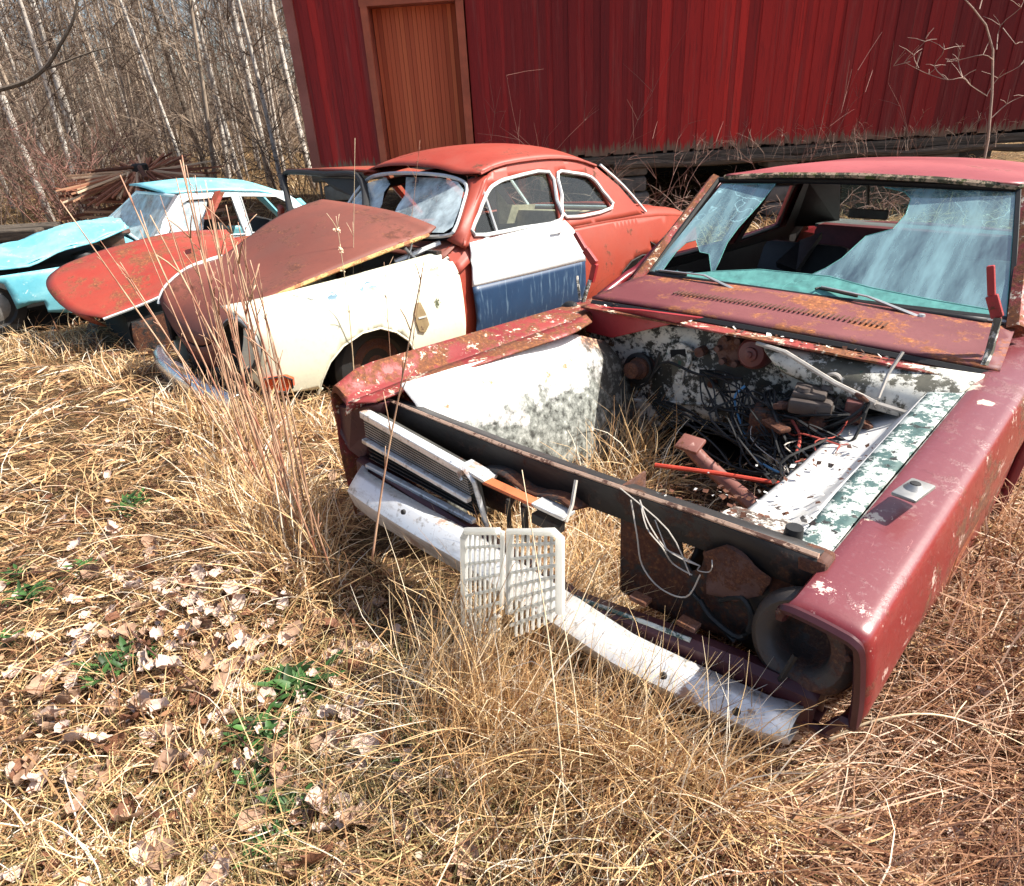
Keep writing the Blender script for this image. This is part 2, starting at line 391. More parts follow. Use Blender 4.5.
M['pale_glass'] = glass('dirty whitish glass', (.75, .85, .85), (.66, .78, .80), .22, 1.0, 6, .2)

M['tray'] = flake('peeling white on rusty black', (.70, .66, .60), (.06, .04, .03), .50, 15, c=(.14, .06, .035), cthr=.42)
# ================================================================== the front car
car = empty('wrecked_car', FC, 'faded maroon saloon nearest the camera, hood gone, empty engine bay, smashed windscreen', 'car', 'wrecked cars')
P = lambda u, v, **k: at(FC, u, v, **k)
# ---- right (photo) fender: sections from the nose to the door
def fr_sec(Y):
    k = min(1, max(0, (Y+.03)/1.25)); zt = .742+.150*k; xi = .655+.055*k; xr = .79+.035*k
    zb = .50-.40*min(1, max(0, (Y+.03)/1.5))**.9
    pr = [(xi, zt-.03), (xi+.004, zt), (xi+.05, zt+.003), (xr-.030, zt-.002), (xr-.010, zt-.007), (xr+.001, zt-.018), (xr+.010, zt-.06), (xr+.020, zt-.13), (xr+.022, zt-.19), (xr+.006, zt-.25 if zt-.25 > zb+.05 else zb+.05), (xr-.02, zb)]
    return pr
st = [-.045, -.02, .0, .06, .16, .3, .45, .6, .8, 1.0, 1.17, 1.35, 1.55, 1.62]
m = MB(); rows = []
for Y in st:
    pr = crom([(x, 0, z) for x, z in fr_sec(Y)], 4)
    sl = .03 if Y < 0 else 0
    rows.append([(q.x-(.010 if Y == st[0] else 0), Y+.06*max(0, (.74-q.z))*(1 if Y < .05 else 0), q.z-(.012 if Y == st[0] else 0)) for q in pr])
m.grid(rows)
CREAM, CHIP = (.62, .50, .38), (.66, .48, .42)
fm = paint('worn maroon fender paint', (.20, .012, .016), amount=.435, chip=(.60, .42, .36), chipamt=.392, scale=5, rough=.33, fade=(.25, .030, .032), coat=.45, scratch=(.42, .20, .18), topfade=(.150, .036, .043), streak=(8, 1.1, 3.5), sfade=(.27, .052, .045),
           spots=[((.70, 1.03, .88), .07, CREAM, 13), ((.76, .95, .87), .05, CREAM, 17), ((.69, .03, .75), .045, CHIP, 80), ((.76, .02, .74), .03, CHIP, 110), ((.67, .12, .78), .03, CHIP, 60), ((.69, .30, .79), .05, CREAM, 40), ((.80, .3, .5), .16, (.40, .10, .06), 9), ((.83, .9, .45), .3, (.42, .12, .06), 7), ((.82, .55, .36), .06, (.75, .65, .50), 20), ((.82, .75, .3), .07, (.55, .28, .08), 16)])
fender = m.build('fender', fm, car, True, .008, angle=35)
tag(fender, 'shiny faded maroon fender with the headlight opening at its nose')
# rolled lip round the headlight opening
m = MB(); r0 = [Vector(q) for q in rows[0]]
lip = r0[1:]+[Vector((.765, -.03, .486)), Vector((.745, -.025, .480)), Vector((.715, -.02, .482)), Vector((.68, -.01, .495))]
m.tube(crom(lip, 3), .011, 6)
m.build('headlight_lip', M['dark_maroon'], fender, True)
# door handle like fitting on the fender top
m = MB(); c = P(913, 492, z=.84)
m.box(c+Vector((0, 0, .004)), (.05, .10, .01), Matrix.Rotation(-.15, 3, 'Z'), .006); m.lathe(c+Vector((0, 0, .008)), [(.0, .012), (.012, .012), (.018, .004), (.022, 0)], n=12)
m.build('lamp_socket', M['grey_metal'], fender, True)
m = MB(); m.lathe(c+Vector((0, 0, .019)), [(0, .004), (.010, .003), (.012, 0)], n=12); m.build('socket_hole', M['black'], fender)
# body side behind the fender (right and left), with window openings
def side_x(s, y, z):
    w = .83-.02*max(0, (.5-z)/.3) if z < .88 else .83-(z-.88)*.54
    return s*w
WIN = [[(1.80, .95), (2.08, 1.25), (2.52, 1.27), (2.55, .95)], [(2.66, .95), (2.63, 1.27), (3.02, 1.245), (3.22, .98)]]
for s in (-1, 1):
    m = MB()
    out = [(1.56, .16), (1.56, .90), (1.68, .93), (2.04, 1.30), (2.3, 1.325), (3.05, 1.30), (3.3, 1.23), (3.62, .955), (4.35, .88), (4.42, .6), (4.38, .2)]
    if s < 0: out[0] = (1.42, .16); out[1] = (1.42, .85)
    sheet(m, out, WIN, lambda a, b: (side_x(s, a, b), a, b), .06)
    m.build('body_side', M['fc_red'], car, True, .03, off=1 if s > 0 else -1)
    for w in WIN:
        m = MB(); m.tube([(side_x(s, a, b)*1.005, a, b) for a, b in w], .012, 5, True); m.build('window_trim', M['black'], car)
for s in (-1, 1):
    m = MB(); sheet(m, [(1.6, .2), (1.62, .88), (2.0, 1.28), (3.05, 1.28), (3.3, 1.21), (3.6, .94), (3.6, .2)], [[(a+(.02 if a < 2.2 or 2.6 < a < 2.7 else -.02)*-1, b) for a, b in w] for w in WIN], lambda a, b: (side_x(s, a, b)-s*.037, a, b), .1); m.build('side_darkener', M['seat_dark'], car)  # dark sheets added inside so the cabin reads as unlit
for s in (-1, 1):
    m = MB(); m.add([(s*.54, 3.62, .96), (s*.49, 3.33, 1.26), (s*.60, 3.1, 1.26), (s*.76, 3.4, .96)], [(0, 1, 2, 3)]); m.build('pillar_darkener', M['seat_dark'], car)  # added dark sheet, puts the cabin's gloom on the rear pillars
for s in (-1, 1):       # inside door skins
    m = MB(); m.box((s*.77, 2.3, .66), (.02, 1.5, .5)); m.build('door_card', M['seat_dark'], car)
# ---- roof
m = MB()
def roofz(a, b): return 1.338+.052*(1-abs(a/.60)**2.6)*min(1, .25+(b-1.97)*2.2)-.05*max(0, (b-2.95)/.4)**2
poly = [(-.56, 1.975), (.56, 1.975), (.605, 2.12), (.60, 3.12), (.52, 3.34), (-.52, 3.34), (-.60, 3.12), (-.605, 2.12)]
sheet(m, poly, (), lambda a, b: (a, b, roofz(a, b)), .05)
roof = m.build('roof', M['fc_roof'], car, True, .012)
m = MB(); m.tube([(-.60, 2.12, 1.332), (-.565, 1.985, 1.334), (-.3, 1.965, 1.352), (0, 1.962, 1.358), (.3, 1.965, 1.352), (.565, 1.985, 1.334), (.60, 2.12, 1.332)], .012, 6)
m.build('roof_edge', flake('mossy flaking roof edge', (.50, .36, .24), (.05, .05, .025), .5, 20, c=(.09, .10, .02), cthr=.42), roof, True)
m = MB(); sheet(m, [(a*.95, b) for a, b in poly], (), lambda a, b: (a, b, roofz(a, b)-.03), .12); m.build('headliner', M['seat_dark'], car)
# ---- pillars and windscreen frame
WS0 = Vector((0, 1.50, .945)); WSN = Vector((0, -.612, .79)).normalized()     # the plane of the windscreen
W = lambda u, v: at(FC, u, v, plane=(WS0, WSN))
cl, cr_, tl, tr_ = W(643, 279), W(1012, 323), W(718, 179), W(1021, 188)
for a, b in ((cl, tl), (cr_, tr_)):
    m = MB(); dx = Vector((.02 if a.x > 0 else -.02, .015, .0)); m.tube([a+dx-Vector((0, .04, .02)), a.lerp(b, .5)+dx, b+dx], [.034, .030, .028], 6); m.build('windscreen_pillar', M['fc_wing'], car, True)
m = MB(); m.tube([cl, cr_], .008, 5); m.build('windscreen_trim', M['grey_metal'], car)
m = MB(); gk = [cl.lerp(tl, .02), tl+Vector((.005, 0, -.004)), (tl+tr_)/2+Vector((0, 0, .008)), tr_+Vector((-.005, 0, -.004)), cr_.lerp(tr_, .02)]
m.tube(gk, .015, 6); m.tube([gk[0], gk[-1]], .010, 5); m.build('windscreen_gasket', M['black'], car, True)
def shard(name, pts, mat, dz=0.0, lab=None):
    m = MB(); q = [W(*p)+WSN*dz for p in pts]; ax = Vector((1, 0, 0)); ay = WSN.cross(ax)
    fl = [((p-WS0).dot(ax), (p-WS0).dot(ay)) for p in q]
    sheet(m, fl, (), lambda a, b: WS0+WSN*dz+ax*a+ay*b, .08); o = m.build(name, mat, car); tag(o, lab)
    e = MB(); e.tube(q[1:]+q[:1], .0018, 4); ed = e.build('broken_edge', M['shatter'], o)
    return o
shard('windscreen_glass', [(648, 274), (722, 184), (776, 184), (758, 206), (738, 228), (727, 243), (719, 262), (712, 277), (709, 254), (700, 252), (696, 240), (686, 243), (676, 252), (667, 264), (661, 273)], M['ws_glass'], lab='large broken shard left in the left side of the windscreen')
shard('windscreen_glass', [(884, 187), (1016, 192), (1006, 320), (930, 311), (812, 286), (800, 280), (826, 268), (842, 258), (866, 236), (893, 229), (906, 214), (911, 199), (905, 192)], M['ws_glass'], lab='large broken shard filling the right half of the windscreen')
shard('windscreen_glass', [(662, 277), (712, 272), (760, 270), (830, 277), (870, 288), (930, 300), (1000, 312), (1006, 320), (930, 311), (860, 301), (800, 295), (700, 284)], M['shatter'], .004, 'crazed strip of glass along the foot of the windscreen')
# dashboard with broken glass on it
m = MB(); sheet(m, [(-.64, 1.50), (.64, 1.50), (.64, 1.78), (.3, 1.80), (-.64, 1.76)], (), lambda a, b: (a, b, .955-.06*((b-1.5)/.28)**2), .07); m.build('dashboard', M['seat_dark'], car, True, .02)
m = MB()
for i in range(260):
    a = random.uniform(-.58, .6); b = random.uniform(1.55, 1.76); z = .962-.06*((b-1.5)/.28)**2; r = random.uniform(.006, .022); th = random.uniform(0, 6)
    m.add([(a+r*math.cos(th+k*2.1), b+r*math.sin(th+k*2.1), z+random.uniform(0, .012)) for k in range(3)], [(0, 1, 2)])
tag(m.build('broken_glass', M['shatter'], car), kind='stuff')
# ---- interior: rear bench, front seats, rear window
m = MB(); m.box((0, 3.30, .80), (1.16, .14, .42), Matrix.Rotation(-.18, 3, 'X'), .05); m.box((0, 3.05, .52), (1.16, .45, .16), None, .05); m.build('rear_bench', M['maroon_vinyl'], car, True)
for x, mt in ((-.36, 'seat_dark'), (.36, 'seat_dark')):
    m = MB(); m.box((x, 2.52, .74), (.46, .14, .52), Matrix.Rotation(-.42, 3, 'X'), .05); m.box((x, 2.22, .47), (.48, .46, .14), None, .05)
    m.build('front_seat', M[mt], car, True)
m = MB(); q = [P(776, 262, y=2.35), P(800, 240, y=2.6), P(822, 232, y=2.6), P(796, 270, y=2.35)]; m.prism(q, (0, .02, -.03)); m.build('seat_panel', M['seat_dark'], car)
m = MB(); m.box((0, 3.52, .985), (1.2, .34, .02)); m.build('parcel_shelf', M['seat_grey'], car)
rwb = [(-.57, 3.60, .985), (.57, 3.60, .985), (.50, 3.34, 1.262), (-.50, 3.34, 1.262)]
m = MB(); m.tube(crom(rwb, 4, True), .018, 6, True); m.build('rear_window_frame', M['grey_metal'], car, True)
m = MB(); m.add(rwb, [(0, 1, 2, 3)]); m.build('rear_window', M['glass'], car)
for s in (-1, 1):
    m = MB(); m.add([(s*.58, 3.62, .97), (s*.52, 3.34, 1.28), (s*.64, 3.1, 1.28), (s*.80, 3.4, .97)], [(0, 1, 2, 3)]); m.build('rear_pillar', M['fc_roof'], car, False, .02)
m = MB(); coons(m, [(-.80, 3.62, .955), (.80, 3.62, .955)], [(-.78, 4.38, .87), (.78, 4.38, .87)], [(-.80, 3.62, .955), (-.78, 4.38, .87)], [(.80, 3.62, .955), (.78, 4.38, .87)], 10, 8, lambda u, v: (0, 0, .05*math.sin(PI*u)))
m.add([(-.78, 4.38, .87), (.78, 4.38, .87), (.78, 4.42, .3), (-.78, 4.42, .3)], [(0, 1, 2, 3)]); m.build('trunk_lid', M['fc_roof'], car, True, .015)
m = MB(); m.box((0, 2.4, .27), (1.6, 2.4, .02)); m.build('floor_pan', M['seat_dark'], car)
m = MB(); a = P(812, 212, y=3.2); m.tube([P(868, 176, y=2.9), P(868, 205, y=2.9)], .008, 5); m.box(P(868, 214, y=2.9), (.20, .02, .05), None, .01); m.build('rear_view_mirror', M['seat_grey'], car)
# ---- cowl
m = MB(); zc = lambda a, b: .893+.052*((b-1.17)/.33)+.012*(1-(a/.72)**2)
sheet(m, [(-.71, 1.175), (-.3, 1.165), (0, 1.16), (.3, 1.165), (.745, 1.175), (.72, 1.50), (-.67, 1.50)], (), lambda a, b: (a, b, zc(a, b)), .05)
cowl = m.build('cowl_panel', M['fc_cowl'], car, True, .01)
m = MB()
for i in range(46):
    a = -.40+i*.0175; m.box((a, 1.345, zc(a, 1.345)+.006), (.006, .075, .004))
m.build('air_vents', M['rust'], cowl)
m = MB(); m.tube([(-.70, 1.168, .875), (-.3, 1.158, .886), (0, 1.154, .889), (.3, 1.158, .887), (.74, 1.168, .878)], .016, 6); m.build('hood_seal', M['black'], cowl)
m = MB(); sheet(m, [(-.70, 1.085), (0, 1.07), (.70, 1.09), (.735, 1.165), (0, 1.15), (-.70, 1.165)], (), lambda a, b: (a, b, .872+.010*(1-(a/.72)**2)), .05)
m.build('cowl_ledge', M['fc_wing'], cowl, True, .008)
# wipers
for (a, b, c) in (((660, 273), (706, 281), (743, 297)), ((822, 290), (868, 303), (921, 322))):
    A_, B_, C_ = W(*a)+WSN*.02, W(*b)+WSN*.035, W(*c)+WSN*.02
    m = MB(); m.tube([A_, B_, C_], [.005, .007, .013], 6, flat=.6); m.lathe(C_-Vector((0, 0, .01)), [(0, .025), (.010, .024), (.014, .0)], n=10)
    wp = m.build('wiper', M['alu'], car, True)
    m = MB(); d = (A_-B_).normalized(); m.tube([A_-d*.05-WSN*.012+Vector((-.07, 0, 0)), A_+d*.01-WSN*.012, A_-d*.14-WSN*.012], .005, 5); m.build('wiper_blade', M['black'], wp)
# red panels below the cowl, left
m = MB(); q = [P(585, 306, y=1.13), P(640, 310, y=1.09), P(702, 318, y=1.06), P(660, 327, y=1.09), P(612, 338, y=1.11), P(586, 332, y=1.13)]; m.prism(q, (0, .02, 0)); m.build('corner_panel', M['fc_bright'], car, bev=.004)
m = MB(); c = P(575, 309, y=1.16); m.lathe(c-Vector((.03, 0, 0)), [(0, -.035), (.018, -.032), (.028, -.015), (.03, .01), (.022, .03), (0, .04)], (1, .2, .2), 12); m.build('rubber_grommet', M['black'], car, True)
# hood hinges
m = MB(); y = 1.25
for a, b, w in (((990, 266), (991, 296), 5), ((991, 296), (997, 318), 8), ((997, 318), (992, 345), 5)):
    p, q = P(*a, y=y), P(*b, y=y); d = (q-p).normalized(); n = d.cross(Vector((0, 1, 0))).normalized()*w*.0019
    m.prism([p-n, p+n, q+n, q-n], (0, .02, 0))
h = m.build('hood_hinge', M['fc_bright'], car, bev=.003)
m = MB(); m.tube([P(998, 318, y=y-.01), P(990, 350, y=y-.03), P(984, 366, y=y-.06)], .011, 6); m.build('hinge_bracket', M['plenum'], h)
m = MB(); y = 1.28
for a, b, w in (((574, 233), (584, 250), 4), ((584, 250), (594, 264), 6), ((594, 264), (590, 282), 5)):
    p, q = P(*a, y=y), P(*b, y=y); d = (q-p).normalized(); n = d.cross(Vector((0, 1, 0))).normalized()*w*.0026
    m.prism([p-n, p+n, q+n, q-n], (0, .02, 0))
h = m.build('hood_hinge', M['fc_bright'], car, bev=.003)
m = MB(); m.tube([P(590, 280, y=y), P(585, 296, y=y-.02), P(582, 306, y=y-.04)], .010, 6); m.tube([P(577, 276, y=y), P(580, 300, y=y-.02)], .006, 5); m.build('hinge_bracket', M['plenum'], h)
# ---- left fender, seen from its inner side
def lf(Y):
    k = min(1, max(0, Y/1.3)); zo = .80+.046*min(1, max(0, (Y+.05)/.12)); xi = -.755+.095*k; zi = .772+.075*k
    xo = -.845
    zb = .34
    return [(xi, zi-.03), (xi, zi), (xi-.03, zi+.012), (xo+.02, zo-.004), (xo, zo-.02), (xo-.012, zo-.12), (xo-.005, zo-.28), (xo+.03, zb)]
m = MB(); rows = []
for Y in (-.06, -.03, .0, .05, .12, .3, .5, .7, .9, 1.1, 1.3, 1.42):
    pr = crom([(x, Y+(.015*math.sin(z*40) if Y < -.04 else 0), z) for x, z in lf(Y)], 3)
    if Y == -.06: pr = [q+Vector((0, .02, -.012)) for q in pr]
    rows.append(pr)
m.grid(rows); lfend = m.build('fender', M['fc_wing'], car, True, .008, angle=35); tag(lfend, 'rust streaked maroon fender with a torn nose')
m = MB(); q = [P(330, 402, y=-.02), P(352, 408, y=-.01), P(384, 403, y=.03), P(372, 430, y=.03), P(364, 462, y=.01), P(348, 450, y=-.02), P(338, 432, y=-.03)]
m.prism(q, (0, .03, 0)); m.build('headlight_panel', M['dark_maroon'], lfend, bev=.006)
m = MB(); c = P(366, 398, y=.04); m.lathe(c, [(.0, .01), (.02, .01), (.03, .0), (.03, -.02)], (0, -1, .3), 12); m.box(c+Vector((.02, .0, -.02)), (.07, .03, .02)); m.build('headlight_bracket', M['black_metal'], lfend)
# ---- inner wings
m = MB()
tp = [P(400, 384, x=-.66), P(440, 373, x=-.64), P(573, 333, x=-.60), P(606, 342, x=-.56)]
bt = [Vector((-.50, .15, .36)), Vector((-.44, .45, .32)), Vector((-.40, .85, .30)), Vector((-.42, 1.17, .34))]
coons(m, tp, bt, [tp[0], tp[0].lerp(bt[0], .25)+Vector((.015, 0, .05)), bt[0]], [tp[-1], tp[-1].lerp(bt[-1], .3)+Vector((.02, 0, .05)), bt[-1]], 24, 14, lambda u, v: (.018*math.sin(PI*v)*math.sin(PI*u)+.006*math.sin(u*17+v*5), 0, .012*math.sin(PI*v)+.004*math.sin(u*13-v*9)))
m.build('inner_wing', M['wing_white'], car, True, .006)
m = MB(); a = [P(376, 402, z=.775), P(440, 378, z=.80), P(573, 334, z=.84), P(592, 322, z=.86)]; b = [P(348, 403, z=.775), P(411, 378, z=.79), P(566, 323, z=.86), P(586, 315, z=.87)]
coons(m, a, b, [a[0], b[0]], [a[-1], b[-1]], 20, 4); m.build('wing_flange', M['fc_wing'], car, True, .006)
# right inner wing with its flaking upper flange
m = MB(); a = [(.655, .12, .745), (.66, .4, .775), (.68, .8, .825), (.70, 1.14, .865)]; b = [(.585, .12, .738), (.585, .4, .765), (.60, .8, .81), (.615, 1.14, .85)]
coons(m, a, b, [a[0], b[0]], [a[-1], b[-1]], 26, 5); m.build('wing_flange', M['teal_flake'], car, True, .008)
m = MB(); bt = [(.38, .14, .655), (.39, .35, .645), (.40, .7, .65), (.40, 1.13, .67)]; mid = [(x*.55+y*.45, 0, 0) for x, y in ((0, 0),)]
coons(m, b, bt, [b[0], (.50, .13, .69), bt[0]], [b[-1], (.56, 1.14, .76), bt[-1]], 26, 12, lambda u, v: (0, 0, -.02*math.sin(PI*v)+.012*math.sin(u*9)*math.sin(PI*v)))
m.build('inner_wing', M['apron_white'], car, True, .006)
m = MB(); coons(m, bt, [(.30, .14, .30), (.30, .35, .25), (.30, .7, .25), (.30, 1.13, .3)], [bt[0], (.30, .14, .30)], [bt[-1], (.30, 1.13, .3)], 12, 6); m.build('chassis_rail', M['black_metal'], car, True, .01)
# battery tray by the front, rusty, plus filler cap
m = MB(); q = [P(697, 522, z=.74), P(735, 505, z=.70), P(790, 520, z=.70), P(820, 548, z=.74), P(790, 546, z=.76), P(740, 532, z=.76)]
m.prism(q, (0, 0, -.03)); m.build('front_tray', M['tray'], car, bev=.004)
m = MB(); m.box((.645, .10, .72), (.06, .06, .12), None, .01); m.build('crossmember_end', M['rust'], car)
m = MB(); m.lathe(P(793, 536, z=.765), [(.0, .022), (.018, .022), (.02, .0)], n=14); m.build('rubber_mount', M['black'], car, True)
# ---- firewall with the gearbox hole
Fp = lambda u, v, y=1.2: P(u, v, y=y)
fw = [Fp(590, 318), Fp(640, 322), Fp(710, 332), Fp(850, 352), Fp(985, 372), Fp(940, 430), Fp(880, 470), Fp(840, 520), Fp(800, 540), Fp(620, 480), Fp(590, 400)]
hole = [Fp(650, 470), Fp(655, 440), Fp(672, 424), Fp(700, 419), Fp(730, 425), Fp(752, 440), Fp(768, 466), Fp(780, 500), Fp(720, 505)]
fwy = lambda a, b: 1.2+.025*math.sin(a*9)*math.cos(b*11)+(.10*max(0, .55-b))
m = MB(); sheet(m, [(q.x, q.z) for q in fw], [[(q.x, q.z) for q in hole]], lambda a, b: (a, fwy(a, b), b), .035); m.build('firewall', M['firewall'], car, True, .008)
m = MB(); hp = [Vector((q.x, 1.215+.10*max(0, .55-q.z), q.z)) for q in hole]; hq = [q+Vector((0, .75, -.05)) for q in hp]
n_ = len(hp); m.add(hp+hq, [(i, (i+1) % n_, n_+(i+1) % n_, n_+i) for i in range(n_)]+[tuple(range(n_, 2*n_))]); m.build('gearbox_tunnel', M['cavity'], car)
m = MB(); rim = [q+Vector((0, -.02, 0)) for q in hp[1:-1]]; m.tube(crom(rim, 3), .012, 6); m.build('tunnel_flange', M['firewall'], car, True)
m = MB(); m.tube([Fp(608, 398, 1.17), Fp(680, 403, 1.17), Fp(740, 407, 1.17), Fp(760, 410, 1.17)], .008, 5); m.build('firewall_seam', M['plenum'], car)
# plenum box, upper right
top = [P(762, 344, y=1.14), P(850, 358, y=1.13), P(930, 368, y=1.12), P(985, 376, y=1.11)]
low = [P(785, 372, y=1.10), P(850, 402, y=1.04), P(905, 418, y=1.0), P(940, 414, y=1.02)]
m = MB(); coons(m, top, low, [top[0], low[0]], [top[-1], low[-1]], 22, 8, lambda u, v: (0, -.035*math.sin(PI*v), .01*math.sin(PI*v)))
m.build('plenum_box', M['plenum'], car, True, .012)
m = MB(); m.tube([P(757, 343, y=1.08), P(785, 352, y=1.05), P(835, 383, y=1.0), P(876, 403, y=.97)], .008, 6); m.tube([P(876, 403, y=.98), P(905, 412, y=.98), P(938, 415, y=.99)], .007, 5); m.build('hood_stay', M['wire_white'], car, True)
m = MB(); m.tube([P(903, 352, y=1.06), P(888, 374, y=1.02), P(878, 398, y=.98)], .0055, 5); m.build('thin_rod', M['wire_white'], car)
# ---- things bolted to the firewall
def drum(name, u, v, y, prof, mat, ax=(0, -1, .1)):
    m = MB(); m.lathe(P(u, v, y=y), prof, ax, 22); return m.build(name, mat, car, True)
b = drum('blower_motor', 755, 353, 1.14, [(.055, -.06), (.06, -.01), (.056, .02), (.045, .034), (.026, .036), (.024, .046), (.012, .048), (.010, .056), (0, .057)], paint('brown red motor', (.13, .03, .025), amount=.42, scale=14, rust=(.14, .06, .05), chip=(.4, .3, .25), chipamt=.3))
m = MB(); c = P(733, 350, y=1.17)
for i in range(6):
    a = i*PI/3; m.lathe(c+Vector((.05*math.cos(a), -.02, .05*math.sin(a))), [(.012, -.02), (.012, .012), (0, .013)], (0, -1, 0), 8)
m.lathe(c, [(.068, -.03), (.066, 0), (.03, .012), (0, .012)], (0, -1, 0), 18); m.build('blower_flange', M['rust'], b, True)
b = drum('steering_column', 640, 368, 1.15, [(.045, -.05), (.045, .02), (.034, .03), (.034, .07), (.02, .075), (0, .075)], M['rust'])
m = MB(); m.lathe(P(640, 368, y=1.17), [(.05, -.01), (.066, .0), (.066, .02), (.05, .025)], (0, -1, .1), 20); m.build('column_gasket', M['black'], b, True)
m = MB(); q = [Fp(663, 362, 1.17), Fp(668, 346, 1.17), Fp(680, 342, 1.17), Fp(692, 350, 1.17), Fp(690, 364, 1.17), Fp(684, 372, 1.17), Fp(682, 385, 1.17), Fp(672, 384, 1.17), Fp(671, 366, 1.17)]
m.prism(q, (0, .015, 0)); b = m.build('pedal_bracket', M['plenum'], car, bev=.004)
m = MB(); m.prism([Fp(670, 350, 1.168), Fp(685, 349, 1.168), Fp(686, 357, 1.168), Fp(678, 354, 1.168), Fp(671, 358, 1.168)], (0, .004, 0)); m.build('bracket_hole', M['cavity'], b)
# brake cylinder, heater valve, regulator, pump, connectors on the right
R1 = Matrix.Rotation(.25, 3, 'Z')
m = MB(); c = P(812, 402, y=1.02); m.box(c, (.13, .15, .05), R1, .012); m.box(c+Vector((-.01, 0, .034)), (.10, .11, .02), R1, .006); m.lathe(c+Vector((-.02, -.03, .045)), [(0, .014), (.022, .012), (.026, 0)], n=14); m.lathe(c+Vector((.03, .03, .045)), [(0, .014), (.018, .012), (.022, 0)], n=14); m.build('steering_box', paint('greasy brown casting', (.045, .032, .026), amount=.40, scale=12, rust=(.06, .03, .02), chip=(.4, .34, .3), chipamt=.34), car, True)
m = MB(); c = P(800, 425, y=1.0)
m.lathe(c, [(0, -.10), (.03, -.10), (.034, -.06), (.034, .03), (.02, .05), (.02, .08), (0, .08)], (1, -.3, .15), 14); m.lathe(c+Vector((.06, .0, .02)), [(.0, .05), (.025, .04), (.028, -.02)], (0, -1, .5), 12); m.build('master_cylinder', M['rust'], car, True)
m = MB(); m.box(P(853, 411, y=1.02), (.05, .05, .075), R1, .006); m.build('relay_box', paint('brown red relay box', (.09, .025, .022), amount=.38, scale=14), car)
m = MB(); m.tube(crom([P(833+9*math.cos(a), 383+9*math.sin(a), y=1.05) for a in np.linspace(0, 6.0, 12)], 2), .007, 6); m.build('clamp_ring', M['wire_white'], car, True)
m = MB(); m.box(P(797, 478, y=.72), (.045, .03, .04), R1, .005); m.tube([P(795, 464, y=.72), P(796, 472, y=.72)], .006, 6); m.tube([P(800, 463, y=.72), P(800, 472, y=.72)], .006, 6); m.build('plug_connector', M['grey_metal'], car, True)
m = MB(); m.box(P(805, 432, y=1.08), (.36, .16, .16), R1, .03); m.box(P(760, 420, y=1.12), (.10, .08, .1), None, .02); m.build('pedal_box', M['rusty_black'], car, True)
m = MB(); m.lathe(P(700, 352, y=1.16), [(.02, -.03), (.02, .01), (0, .012)], (0, -1, 0), 10); m.lathe(P(712, 384, y=1.16), [(.014, -.03), (.014, .01), (0, .012)], (0, -1, 0), 10); m.build('firewall_plug', M['rust'], car, True)
# rusty steering shaft with flange and exhaust pipe in the bay
m = MB(); a, b_ = P(722, 478, y=.78), P(690, 447, y=.80); m.tube([P(760, 510, y=.72), a, P(704, 462, y=.79), b_], .026, 9); m.box(b_+Vector((0, 0, .012)), (.085, .07, .016), Matrix.Rotation(.4, 3, 'X'), .006); m.build('exhaust_pipe', paint('orange brown rusty pipe', (.17, .06, .045), amount=.42, scale=14), car, True)
m = MB(); m.tube([(-.42, .95, .22), (0, .9, .20), (.42, .88, .26)], .035, 8); m.box((0, .55, .16), (.10, .7, .06), None, .01); m.build('axle_beam', M['rusty_black'], car, True)
# ---- wiring
def wires(name, n, pa, pb, sag, mat, r=.0032, spread=.05):
    m = MB()
    for i in range(n):
        a = Vector(random.choice(pa)); b = Vector(random.choice(pb)); k = [a]
        for s_ in (.25, .5, .75): k.append(a.lerp(b, s_)+Vector((random.uniform(-spread, spread), random.uniform(-spread, spread)-.02, random.uniform(-spread, spread)-sag*math.sin(PI*s_))))
        m.tube(crom(k+[b], 4), r*random.uniform(.7, 1.3), 4)
    return m.build(name, mat, car, True)
A1 = [P(745, 385, y=1.13), P(770, 390, y=1.1), P(800, 385, y=1.08), P(700, 370, y=1.15), P(645, 395, y=1.14)]
B1 = [P(790, 475, y=.8), P(760, 408, y=1.05), P(850, 415, y=.98), P(830, 450, y=.9), P(800, 440, y=.92), P(845, 440, y=.9)]
wires('wiring_harness', 46, A1, B1, .05, M['black'], .0032, .06)
wires('wiring_harness', 11, B1, [P(810, 490, y=.7), P(790, 480, y=.75), P(835, 470, y=.8), P(850, 430, y=.95)], .02, M['wire_white'], .0022, .05)
wires('wiring_harness', 6, B1, [P(795, 462, y=.74), P(840, 445, y=.85)], .02, M['wire_red'], .0024, .04)
m = MB(); m.tube(crom([P(745, 386, y=1.10), P(735, 396, y=1.08), P(737, 412, y=1.05), P(744, 432, y=1.0), P(752, 455, y=.92), P(770, 468, y=.86), P(790, 477, y=.8)], 4), .0045, 5); m.build('cable', M['wire_blue'], car, True)
m = MB(); m.tube(crom([P(792, 420, y=.96), P(800, 436, y=.92), P(797, 452, y=.8)], 4), .005, 5); m.build('hose', M['wire_red'], car, True); m = MB(); m.tube(crom([P(655, 372, y=1.12), P(668, 362, y=1.12), P(700, 375, y=1.12), P(742, 379, y=1.1)], 4), .006, 5); m.build('hose', M['black'], car, True); m = MB(); m.tube(crom([P(660, 352, y=1.12), P(650, 380, y=1.12), P(632, 390, y=1.12)], 4), .006, 5); m.build('hose', M['black'], car, True)
wires('loose_wire', 4, [P(700, 566, y=.05), P(692, 575, y=.04)], [P(640, 500, y=.06), P(655, 520, y=.06), P(695, 600, y=.03), P(720, 590, y=.04), P(712, 560, y=.04)], .02, M['wire_white'], .0017, .02)
